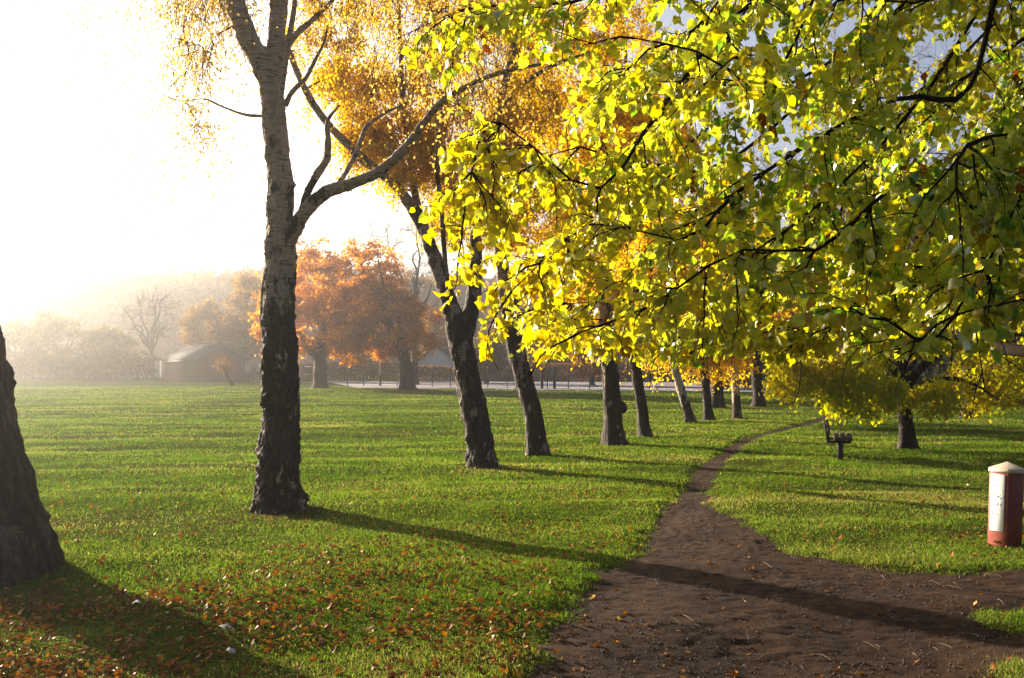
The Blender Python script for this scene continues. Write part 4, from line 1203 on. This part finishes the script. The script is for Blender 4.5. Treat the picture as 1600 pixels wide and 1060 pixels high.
# beyond the railing
for k, (px, Y, th, h, w, mat, lab) in enumerate([
        (760, 93, 1.6, 4.2, 1.7, 'leaf_olive', 'olive sapling seen between the forked birch and the leaning birch'),
        (858, 112, 2.0, 7.0, 3.2, 'leaf_olive', 'olive-green tree over the grey boundary wall'),
        (925, 86, 2.0, 5.0, 2.0, 'leaf_brown', 'small brown weeping tree beside the burl birch'),
        (990, 118, 2.5, 9.5, 4.2, 'leaf_brown', 'broad russet tree over the far end of the boundary wall'),
        (700, 125, 2.5, 9.0, 3.4, 'leaf_brown', 'brown-leaved tree behind the white gabled house'),
        (800, 128, 2.5, 10.5, 3.6, 'leaf_brown', 'tall brown tree behind the grey boundary wall'),
        (580, 122, 2.5, 8.0, 5.0, 'leaf_brown', 'dim brown tree seen beneath the oaks'),
        (1070, 96, 2.5, 8.5, 4.0, 'leaf_gold', 'golden tree behind the pale leaning birch')]):
    crown_tree('park_tree', lab, at(px, Y), th, 0.16 + 0.012 * h, [((0, 0, h * .6), (w, w * .8, h * .42), int(40 + 6 * h))], M[mat], 230 + k, n_leaf=6500, leaf=0.30, clump=0.75, group='trees beyond the railing')
# dark evergreens and the wood on the right
for k, (px, Y, h, w, lab) in enumerate([(1126, 74, 9, 1.9, 'dark evergreen beside the grey lone birch'), (1166, 78, 10, 2.0, 'dark evergreen between the grey birch and the stout trunk'),
                                        (1212, 80, 9, 2.2, 'dark evergreen right behind the stout trunk')]):
    crown_tree('evergreen', lab, at(px, Y), 1.0, 0.2, [((0, 0, h * .3), (w, w, h * .3), 60), ((0, 0, h * .65), (w * .7, w * .7, h * .35), 40)], M['leaf_dark'], 250 + k, n_leaf=7000, leaf=0.3, clump=0.6, group='dark evergreens')
wood = [(1255, 70, 11, 3.6, 'leaf_brown', 'brown tree above the place where the path fades'), (1340, 62, 12, 3.8, 'leaf_brown', 'brown tree behind the skirt of the spreading tree'),
        (1450, 66, 12, 4.0, 'leaf_olive', 'olive tree behind the trunk of the spreading tree'), (1540, 58, 11, 3.6, 'leaf_brown', 'russet tree on the shaded bank beyond the red pillar'),
        (1640, 52, 11, 3.6, 'leaf_olive', 'olive tree on the shaded bank beyond the red pillar'), (1760, 46, 11, 3.8, 'leaf_brown', 'brown tree at the far end of the shaded bank')]
for k, (px, Y, h, w, mat, lab) in enumerate(wood):
    crown_tree('wood_tree', lab, at(px, Y), 3.0, 0.28, [((0, 0, h * .62), (w, w * .9, h * .36), 90)], M[mat], 260 + k, n_leaf=9000, leaf=0.25, clump=0.8, group='trees of the dark wood')
for k, (px, Y, w, h, lab) in enumerate([(1240, 64, 2.6, 2.0, 'low dark bush where the path fades'), (1330, 58, 3.0, 2.2, 'dark bush behind the bench'), (1450, 54, 3.2, 2.4, 'dark bush behind the spreading tree trunk'),
                                        (1570, 48, 3.0, 2.2, 'dark bush on the shaded bank'), (1690, 44, 3.0, 2.2, 'dark bush at the end of the shaded bank')]):
    crown_tree('bush', lab, at(px, Y), 0.5, 0.12, [((0, 0, h * .5), (w, 1.4, h * .5), 60)], M['leaf_brown'] if k % 2 else M['leaf_dark'], 280 + k, n_leaf=4500, leaf=0.18, clump=0.5, cat='bush', group='bushes below the dark wood')
# the two bare-twigged trees whose crowns show against the sky
crown_tree('twiggy_tree', 'nearly bare tree with dense reddish-brown twigs against the sky', at(1120, 46), 4.5, 0.3,
           [((0.3, 0, 11.5), (4.2, 3.2, 4.2), 120), ((0.5, 0, 8.0), (3.2, 2.6, 2.0), 50)], None, 290, bare=True, twig_n=7, twr=0.018, clump=0.95, tsplit=8)
crown_tree('twiggy_tree', 'nearly bare tree with thick black boughs above the spreading tree', at(1512, 37), 5.0, 0.22,
           [((-3.2, 0, 11.0), (4.4, 3.2, 4.0), 130), ((0.6, 0, 10.4), (3.6, 3.0, 3.4), 70)], None, 291, bare=True, twig_n=6, twr=0.016, clump=0.8, tsplit=9)

# ------------------------------------------------------------------ hill and its woodland
hx = np.linspace(-420, 520, 95); hy = np.linspace(150, 330, 26)
HX, HY = np.meshgrid(hx, hy)
HZ = -1.0 + 25 * sstep(155, 225, HY) * (0.85 + 0.3 * (n2(HX, HY, 0.012, 61, 2) - 0.5)) * (0.82 + 0.18 * sstep(-260, -90, HX)) - 14 * sstep(250, 330, HY)
V = np.stack([HX, HY, HZ], -1).reshape(-1, 3)
I = (np.arange(25)[:, None] * 95 + np.arange(94)[None]).ravel()
tag(link('hill', make_mesh('hill', V, [np.stack([I, I + 1, I + 96, I + 95], 1)], M['hill'], True)), kind='structure')
rw = np.random.default_rng(62)
N = 2600
wx = rw.uniform(-260, 260, N); wy = rw.uniform(158, 236, N)
wz = -1.0 + 25 * sstep(155, 225, wy) * (0.85 + 0.3 * (n2(wx, wy, 0.012, 61, 2) - 0.5)) * (0.82 + 0.18 * sstep(-260, -90, wx))
hh = rw.uniform(3.0, 5.0, N)
d = rw.normal(size=(N, 70, 3)); d /= np.linalg.norm(d, axis=2)[:, :, None]
pos = np.stack([wx, wy, wz + hh * 0.55], 1)[:, None] + d * (np.stack([hh * .75, hh * .75, hh * .6], 1)[:, None]) * rw.uniform(0.7, 1.0, (N, 70, 1))
rnd = np.clip(np.repeat(rw.random(N), 70) * .7 + rw.random(N * 70) * .3, 0, 1)
V, fl, rn = scatter(SMALL_V, SMALL_F, pos.reshape(-1, 3), rand_rot(N * 70, None, rw), rw.uniform(1.1, 2.2, N * 70), rnd)
tag(link('hill_woodland', make_mesh('hill_woodland', V, fl, M['leaf_brown'], False, {'rnd': rn})), 'hazy autumn woodland covering the ridge beyond the park', 'woodland', kind='stuff')

# ------------------------------------------------------------------ buildings
def gable_house(name, label, corner, ang, wid, length, wall_h, ridge, wallm, roofm, cat='building', over=0.25, chimney=None, windows=0):
    """corner: world xy of the near corner; the gable wall runs from it along ang, the long wall along ang+90 deg"""
    z = gz1(*corner) - 0.15
    root = empty(name, (corner[0], corner[1], z), label, cat, rz=ang)
    w, L, h, rd = wid, length, wall_h + 0.15, ridge
    V = np.array([[0, 0, 0], [w, 0, 0], [w, L, 0], [0, L, 0], [0, 0, h], [w, 0, h], [w, L, h], [0, L, h], [w / 2, 0, h + rd], [w / 2, L, h + rd]])
    me = make_mesh('wall', V, [np.array([[0, 1, 5, 4], [1, 2, 6, 5], [2, 3, 7, 6], [3, 0, 4, 7]]), np.array([[4, 5, 8], [6, 7, 9]])], wallm)
    link('wall', me, root)
    for s in (0, 1):
        a = math.atan2(rd, w / 2); sl = math.hypot(rd, w / 2) + over
        mb = MB()
        cx = (w / 4 - over * math.cos(a) / 2) if s == 0 else (w - w / 4 + over * math.cos(a) / 2)
        cz = h + rd / 2 - over * math.sin(a) / 2 + 0.07
        mb.box((cx, L / 2, cz), (sl, L + 2 * over, 0.09), roty(-a if s == 0 else a))
        rp = mb.build('roof', roofm, root)
        for e in (-over - 0.02, L + over + 0.02):
            mb = MB(); mb.box((cx, e, cz - 0.06), (sl, 0.04, 0.2), roty(-a if s == 0 else a))
            mb.build('bargeboard', M['dark_roof'], root)
    MB().box((w / 2, L / 2, h + rd + 0.12), (0.22, L + 2 * over, 0.1), bevel=0.03).build('ridge_cap', roofm, root)
    MB().box((-over * .8, L / 2, h - over * .55), (0.1, L + over, 0.1)).build('gutter', M['dark_roof'], root)
    if chimney:
        ch = MB().box((w * chimney[0], L * chimney[1], h + rd * 0.9 + chimney[3] / 2), (chimney[2], chimney[2] * .7, chimney[3])).build('chimney', M['brick'], root)
        MB().box((w * chimney[0], L * chimney[1], h + rd * 0.9 + chimney[3] + 0.06), (chimney[2] * 1.15, chimney[2] * .9, 0.12)).build('chimney_cap', M['dark_roof'], ch)
    return root
c = at(306, 101)
gable_house('shed', 'brick shed with grey slate roof at the far side of the lawn', c, R_(36), 5.2, 10.5, 2.35, 1.5, M['brick'], M['slate'], 'shed')
gable_house('house', 'small white house gable peeping out of the haze behind shrubs', at(205, 124), R_(8), 2.6, 5.0, 2.4, 0.9, M['white_wall'], M['slate'], 'house')
gable_house('house', 'pale gabled house with square brick chimney beyond the railing', at(652, 116), R_(-4), 4.6, 7.0, 2.1, 1.9, M['white_wall'], M['slate'], 'house', chimney=(0.66, -0.04, 1.0, 0.9))

# low white pavilion with a dark flat roof
x0, y0 = at(364, 116)
z0 = gz1(x0, y0) - 0.1
pav = empty('pavilion', (x0, y0, z0), 'low white pavilion with dark flat roof between shed and birch trunk', 'building')
MB().box((3.1, 1.6, 1.3), (6.2, 3.2, 2.6)).build('wall', M['white_wall'], pav)
MB().box((3.1, 1.4, 2.95), (6.8, 4.0, 0.7)).build('roof', M['dark_roof'], pav)
for k in range(4):
    wdw = MB().box((0.9 + k * 1.45, -0.02, 1.35), (0.8, 0.06, 0.9)).build('window', M['dark_roof'], pav)
    MB().box((0.9 + k * 1.45, -0.055, 1.35), (0.66, 0.03, 0.76)).build('pane', M['glass'], wdw)

def hedge(name, label, a, b, h, w, mat, seed, n=5000, leaf=0.16):
    r = np.random.default_rng(seed)
    a = np.array(a); b = np.array(b)
    L = np.linalg.norm(b - a); d = (b - a) / L; nrm = np.array([-d[1], d[0]])
    z = gz1(*(a * .5 + b * .5))
    base = np.array([*(a * .5 + b * .5), z])
    root = empty(name, base, label, 'hedge')
    s = r.random(n) * L; t = r.uniform(-.5, .5, n) * w
    hh = h * (0.85 + 0.3 * noise3(np.stack([s * .6, t * 0, s * 0 + seed], 1)))
    u = r.random(n) ** 0.6
    xy = a + d * s[:, None] + nrm * t[:, None]
    zz = rise(xy[:, 1]) + u * hh
    leaves_obj('foliage', np.c_[xy, zz], leaf, mat, root, base, r)
    mb = MB()
    for k in range(int(L / 0.8)):
        q = a + d * (k * .8 + r.uniform(0, .3))
        zb = float(rise(q[1]))
        p = np.array([[q[0], q[1], zb - .1], [q[0] + r.normal() * .1, q[1], zb + h * .5], [q[0] + r.normal() * .2, q[1] + r.normal() * .15, zb + h * .8]]) - base
        mb.tube(p, [.05, .035, .015], 5)
    tag(mb.build('stem', M['twig'], root), kind='stuff')
hedge('hedge', 'clipped dark hedge before the low white pavilion', at(368, 110), at(418, 110), 1.0, 0.9, M['leaf_green'], 301, 1600, 0.2)
hedge('hedge', 'long hazy hedge along the open side of the lawn', at(-60, 113), at(240, 113), 2.6, 1.6, M['leaf_olive'], 302, 9000, 0.3)
hedge('hedge', 'long brown hedge at the far edge of the tarmac', at(470, 108), at(1230, 100), 1.7, 1.2, M['leaf_brown'], 303, 15000, 0.26)

# grey boundary wall beyond the brown hedge
wl = empty('boundary_wall', (at(740, 112)[0], 112, gz1(at(740, 112)[0], 112) - .1), 'grey rendered boundary wall rising behind the brown hedge', 'wall')
for k in range(7):
    MB().box((1.9 + k * 3.5, 0, 1.45), (3.46, 0.22, 2.9)).build('wall_panel', M['grey_wall'], wl)
    MB().box((0.15 + k * 3.5, -0.06, 1.55), (0.3, 0.36, 3.1)).build('pier', M['grey_wall'], wl)
MB().box((12.4, 0, 3.0), (25.0, 0.34, 0.1)).build('coping', M['dark_roof'], wl)

# tarmac court behind the railing
gx = np.linspace(0, 1, 40); gy = np.linspace(0, 1, 12)
A, B_, C_, D_ = np.array(at(560, 78)), np.array(at(1235, 66)), np.array(at(1235, 98)), np.array(at(500, 105))
XX = np.zeros((12, 40, 2))
for j, v in enumerate(gy):
    e0 = A * (1 - v) + D_ * v; e1 = B_ * (1 - v) + C_ * v
    XX[j] = e0 * (1 - gx)[:, None] + e1 * gx[:, None]
ZZ = raw_z(XX[..., 0], XX[..., 1]) + 0.05
V = np.concatenate([XX, ZZ[..., None]], -1).reshape(-1, 3)
I = (np.arange(11)[:, None] * 40 + np.arange(39)[None]).ravel()
tag(link('tarmac_court', make_mesh('tarmac_court', V, [np.stack([I, I + 1, I + 41, I + 40], 1)], M['tarmac'], True)), kind='structure')

# metal railing
pa = np.array(gpix(470, 602)); pb = np.array(gpix(1140, 613))
Lf = np.linalg.norm(pb - pa); df = (pb - pa) / Lf
fence = empty('metal_railing', (pa[0], pa[1], gz1(*pa)), 'long thin dark metal railing along the far edge of the lawn', 'railing')
fb = np.array([pa[0], pa[1], gz1(*pa)])
npost = 22
post_me = MB().box((0, 0, 0.85), (0.07, 0.07, 1.8), bevel=0.012).mesh('post', M['steel'])
prevs = []
for k in range(npost + 1):
    q = pa + df * Lf * k / npost
    zq = gz1(*q)
    prevs.append(np.array([q[0], q[1], zq]))
    link('post', post_me, fence, Vector((np.array([q[0], q[1], zq]) - fb).tolist()))
for hgt in (0.25, 0.95, 1.62):
    mb = MB(); mb.tube(np.array(prevs) + np.array([0, 0, hgt]) - fb, 0.02, 5); mb.build('rail', M['steel'], fence)
# thin uprights between the posts, too fine to pick apart
mb = MB()
for a, b in zip(prevs[:-1], prevs[1:]):
    for t in np.linspace(0, 1, 12)[1:-1]:
        c = a * (1 - t) + b * t - fb
        mb.box(c + np.array([0, 0, 0.93]), (0.013, 0.013, 1.38))
tag(mb.build('baluster', M['steel'], fence), kind='stuff')
for px in (847, 866):
    t = (px - 470) / 670.0
    # on the line of the railing where that pixel column crosses it
    best = min((abs(800 + F * (pa + df * Lf * s)[0] / (pa + df * Lf * s)[1] - px), s) for s in np.linspace(0, 1, 400))[1]
    q = pa + df * Lf * best - np.array([0, 0.25])
    zq = gz1(*q)
    g = MB().box((0, 0, 0.75), (0.20, 0.20, 1.7), bevel=0.02).build('gate_post', M['gate_paint'], fence, loc=Vector((np.array([q[0], q[1], zq]) - fb).tolist()))
    MB().box((0, 0, 1.63), (0.24, 0.24, 0.07), bevel=0.02).build('post_cap', M['gate_paint'], g)

# ------------------------------------------------------------------ the bench, seen from its end
bx, by = gpix(1313, 717)
bz = gz1(bx, by)
bang = math.atan2(-bx, by) + R_(0.5)          # its length runs away from the path
bench = empty('park_bench', (bx, by, bz), 'dark timber-slatted bench seen end-on between path and spreading tree', 'bench', rz=bang)
for yy in (0.0, 1.15):
    MB().box((0, yy, 0.13), (0.10, 0.10, 0.50), bevel=0.012).build('leg', M['bench_post'], bench)
    mb = MB().box((-0.03, yy, 0.355), (0.46, 0.07, 0.055), bevel=0.01)
    mb.box((-0.255, yy, 0.53), (0.055, 0.065, 0.40), roty(R_(-9)), bevel=0.01)
    mb.build('seat_bracket', M['bench_post'], bench)
for k, xx in enumerate((-0.08, 0.045, 0.17)):
    MB().box((xx, 0.58, 0.425), (0.098, 1.62, 0.085), bevel=0.014).build('seat_slat', M['bench_wood'], bench)
for k, (xx, zz) in enumerate(((-0.225, 0.58), (-0.25, 0.70))):
    MB().box((xx, 0.58, zz), (0.05, 1.62, 0.10), roty(R_(-9)), bevel=0.012).build('back_slat', M['bench_wood'], bench)

# ------------------------------------------------------------------ the red pillar with its notice
qx, qy = 4.40, 9.22
qz = gz1(qx, qy)
pil = empty('notice_pillar', (qx, qy, qz), 'squat red pillar with pale notice on its side and cream cap', 'pillar', rz=R_(17))
pil.rotation_euler = (0, R_(2.5), R_(25))
W, H = 0.205, 0.68
MB().box((W / 2, -W / 2, H / 2 - 0.06), (W, W, H + 0.12), bevel=0.003).build('post', M['red_paint'], pil)
mb = MB()
mb.box((W / 2, -W / 2, H + 0.022), (W + 0.02, W + 0.02, 0.04), bevel=0.008)
c0 = np.array([[-.008, -W - .008, H + .041], [W + .008, -W - .008, H + .041], [W + .008, .008, H + .041], [-.008, .008, H + .041], [W / 2, -W / 2, H + .105]])
mb.add(c0, None, [[0, 1, 4], [1, 2, 4], [2, 3, 4], [3, 0, 4]])
mb.build('cap', M['cream_paint'], pil)
pan = MB().box((-0.006, -W / 2, 0.405), (0.014, 0.145, 0.52), bevel=0.002).build('notice_panel', M['notice'], pil)
mb = MB()
rm = np.random.default_rng(5)
for zz, n in ((0.56, 3), (0.47, 5), (0.45, 4), (0.40, 5), (0.385, 4), (0.30, 3)):
    y = -W / 2 + 0.05
    for k in range(n):
        l = rm.uniform(0.010, 0.022)
        mb.box((-0.0145, y - l / 2, zz + rm.uniform(-.004, .004)), (0.003, l, rm.uniform(.006, .016)))
        y -= l + rm.uniform(.004, .012)
        if y < -W / 2 - 0.05: break
mb.build('faded_print', M['ink'], pan)

# ------------------------------------------------------------------ fallen leaves, crumbs, grass
r = np.random.default_rng(401)
TR_BASES = [(-4.54, Y1), (at(438, Y2)[0], Y2)]
def litter_density(x, y):
    d = 0.9 * np.exp(-(((x + 3.4) / 3.0) ** 2 + ((y - 5.6) / 2.3) ** 2)) + 0.26 * np.exp(-(((x + 0.8) / 2.4) ** 2 + ((y - 7.6) / 2.0) ** 2))
    d += 0.08 * np.exp(-((y - 9) / 6.0) ** 2) + 0.04
    patch = n2(x, y, 1.1, 71, 3)
    d *= np.clip((patch - 0.30) * 3.4, 0.05, 1.8)
    return d
NL = 60000
yy = 4.2 * (34 / 4.2) ** r.random(NL); xx = (r.uniform(-0.58, 0.58, NL)) * yy
dens = litter_density(xx, yy) * (yy / 12) ** 0.9 * 1.7
sd = path_sd(xx, yy)
dens *= np.where(sd < 0, 0.16, 1.0)
k = r.random(NL) < np.clip(dens, 0, 1)
xx, yy, sd = xx[k], yy[k], sd[k]
n = len(xx)
zz = ground_z(xx, yy) + np.where(sd < 0, 0.035, r.uniform(0.010, 0.036, n))
pos = np.stack([xx, yy, zz], 1)
far = yy > 11
size = 0.018 + 0.045 * r.random(n) ** 1.6 * np.where(far, 1.05, 1.0)
rnd = np.clip(r.beta(1.8, 2.3, n) * 0.88 + np.where((xx > 0.2) | far, 0.22, 0.0) * r.random(n), 0, 0.97)
rot = rand_rot(n, 0.55, r)
var = r.integers(0, 6, n)
infr = (np.abs(800 + F * xx / yy - 800) < 780) & (F * (EYE - zz) / yy + HOR < 1050)
big = np.argsort(-np.where(infr, size / yy, 0))[:290]
isb = np.zeros(n, bool); isb[big] = True
vs, fs, rs, off = [], [], [], 0
for v in range(6):
    s = (~isb) & (var == v)
    V, fl, rn = scatter(LITTER[v][0], LITTER[v][1], pos[s], rot[s], size[s], rnd[s])
    vs.append(V); fs.append(fl[0] + off); rs.append(rn); off += len(V)
tag(link('leaf_litter', make_mesh('leaf_litter', np.concatenate(vs), [np.concatenate(fs)], M['leaf_fallen'], False, {'rnd': np.concatenate(rs)})),
    'orange and brown fallen leaves strewn over the lawn', 'leaf litter', kind='stuff')
bank = {}
GRP = 'single fallen leaves lying on the near lawn'
for i in big:
    key = (int(var[i]), int(rnd[i] * 10))
    if key not in bank:
        bank[key] = make_mesh('fallen_leaf', LITTER[key[0]][0], LITTER[key[0]][1], M['leaf_fallen'], False, {'rnd': np.full(9, (key[1] + .5) / 10)})
    o = link('fallen_leaf', bank[key])
    m4 = np.eye(4); m4[:3, :3] = rot[i] * size[i]; m4[:3, 3] = pos[i]
    o.matrix_world = Matrix(m4.tolist())
    tone = ['dark brown', 'russet', 'orange', 'tawny', 'yellow'][min(4, int(rnd[i] * 5.2))]
    shp = ['flat', 'cupped', 'curled', 'arched', 'lobed', 'tightly curled'][int(var[i])]
    tag(o, 'small %s %s fallen leaf lying on the %s' % (shp, tone, 'bare earth of the path' if sd[i] < 0 else 'near lawn'), 'leaf', GRP)
me = make_mesh('fallen_leaf', LITTER[2][0], LITTER[2][1], M['leaf_silver'], False, {'rnd': np.full(9, .5)})
for (px, py, s, lab) in [(357, 983, 0.10, 'large silvery fallen leaf cupped over in the middle of the broad trunk shadow'), (214, 949, 0.08, 'silvery fallen leaf at the upper edge of the broad trunk shadow'),
                         (362, 1013, 0.07, 'narrow pale fallen leaf below the large silvery one')]:
    x, y = gpix(px, py)
    o = link('fallen_leaf', me)
    o.matrix_world = Matrix.Translation((x, y, gz1(x, y) + 0.07)) @ Matrix.Rotation(px, 4, 'Z') @ Matrix.Rotation(2.8, 4, 'X') @ Matrix.Scale(s, 4)
    tag(o, lab, 'leaf')

# earth crumbs and dry stalks on the path
NC_ = 90000
yy = 4.4 * (22 / 4.4) ** r.random(NC_); xx = r.uniform(-0.3, 0.62, NC_) * yy
k = (path_sd(xx, yy) < -0.02) & (r.random(NC_) < 0.25 + 0.9 * n2(xx, yy, 1.7, 81, 2) ** 2)
xx, yy = xx[k], yy[k]; n = len(xx)
cv = np.array([[0, 0, .6], [.6, 0, 0], [0, .55, 0], [-.55, .05, 0], [.05, -.6, 0], [0, 0, -.4]]); cf = [np.array([[0, 1, 2], [0, 2, 3], [0, 3, 4], [0, 4, 1], [5, 2, 1], [5, 3, 2], [5, 4, 3], [5, 1, 4]])]
V, fl, rn = scatter(cv, cf, np.stack([xx, yy, raw_z(xx, yy) - 0.030], 1), rand_rot(n, 0.3, r), 0.003 + 0.016 * r.random(n) ** 4, r.random(n))
tag(link('earth_crumb', make_mesh('earth_crumb', V, fl, M['crumb'], False)), 'dark crumbs of trodden earth scattered over the path', 'soil', kind='stuff')
mb = MB(); ct = 0
while ct < 170:
    y = 4.8 * (16 / 4.8) ** r.random(); x = r.uniform(-0.25, 0.55) * y
    if path_sd([x], [y])[0] > -0.02: continue
    a = r.uniform(0, math.pi); L = 0.03 + 0.15 * r.random() ** 2.5
    t = np.linspace(-.5, .5, 4)
    bend = r.normal() * 0.12
    X = x + L * (t * math.cos(a) - bend * t * t * math.sin(a)); Y = y + L * (t * math.sin(a) + bend * t * t * math.cos(a))
    Z = raw_z(X, Y) - 0.018 + np.array([0, .006, .01, .004]) * r.uniform(0.5, 2)
    mb.tube(np.stack([X, Y, Z], 1), r.uniform(0.0015, 0.0032), 3, False); ct += 1
tag(mb.build('dry_stalk', M['straw']), 'pale dry stalks and twiglets lying on the trodden earth', 'stalk', kind='stuff')

# grass blades
NB = 900000
ymin, ymax = 4.3, 85.0
uq = r.random(NB)
yy = ymin * (ymax / ymin) ** uq
xx = r.uniform(-0.60, 0.60, NB) * yy
sd = path_sd(xx, yy)
prob = np.clip(0.62 + sd * 3.4, 0.02, 1.0)
prob *= np.clip((n2(xx * 0.45, yy * 1.3, 0.6, 91, 3) - 0.29) * 7, 0.22, 1)
# trodden ring of bare earth round the trunk feet
for (tx, ty, tr_) in ((at(438, Y2)[0], Y2, 0.55), (-4.54, Y1, 0.9), (at(755, Y3)[0], Y3, 0.5), (at(962, Y5)[0], Y5, 0.5)):
    dd = np.hypot((xx - tx) * 0.8, yy - ty)
    prob *= sstep(tr_ * 0.45, tr_ * 1.1, dd + 0.25 * (n2(xx, yy, 5, 95) - .5))
k = r.random(NB) < prob
xx, yy, sd = xx[k], yy[k], sd[k]
n = len(xx)
zz = ground_z(xx, yy) - 0.004
tuft = n2(xx, yy, 3.2, 101, 2)
h = (0.012 + 0.032 * r.random(n) ** 1.5) * (0.5 + 1.0 * tuft) * np.where(sd < 0.12, 1.15, 1.0) * np.clip(yy / 14, 0.9, 1.35)
w = (0.0022 + 0.0020 * r.random(n)) * np.clip(yy / 6.5, 0.9, 9.0)
ang = r.uniform(0, 2 * math.pi, n)
lean = r.normal(size=(n, 2)) * 0.55 * h[:, None]
V = np.zeros((n, 3, 3))
V[:, 0, 0] = xx - np.cos(ang) * w; V[:, 0, 1] = yy - np.sin(ang) * w; V[:, 0, 2] = zz
V[:, 1, 0] = xx + np.cos(ang) * w; V[:, 1, 1] = yy + np.sin(ang) * w; V[:, 1, 2] = zz
V[:, 2, 0] = xx + lean[:, 0]; V[:, 2, 1] = yy + lean[:, 1]; V[:, 2, 2] = zz + h
rn = np.clip(1.0 * (n2(xx * 0.45, yy * 1.1, 0.8, 111, 3) - .5) + .38 + 0.3 * (n2(xx, yy, 4.0, 112, 2)) + r.normal(size=n) * 0.19 - 0.06, 0, 1)
tag(link('grass', make_mesh('grass', V.reshape(-1, 3), [np.arange(n * 3).reshape(-1, 3)], M['grass'], False, {'rnd': np.repeat(rn, 3)})),
    'short green autumn grass of the park lawn', 'grass', kind='stuff')
print('grass', n)

# ------------------------------------------------------------------ morning haze
hm, nt, out = new_mat('haze')
pv = nd(nt, 'ShaderNodeVolumePrincipled')
pv.inputs['Color'].default_value = (0.97, 0.97, 0.97, 1)
pv.inputs['Density'].default_value = HAZE_DENSITY
pv.inputs['Anisotropy'].default_value = HAZE_ANISO
pv.inputs['Density Attribute'].default_value = ''
pv.inputs['Temperature Attribute'].default_value = ''
nt.links.new(pv.outputs[0], out.inputs['Volume'])
try:
    hm.cycles.homogeneous_volume = True
except Exception:
    pass
hz = MB().box((0, 0, 0), (1940, 1700, 38)).build('haze', hm, None, loc=(0, 690, 16))
tag(hz, 'thin luminous morning haze filling the park', 'haze', kind='stuff')
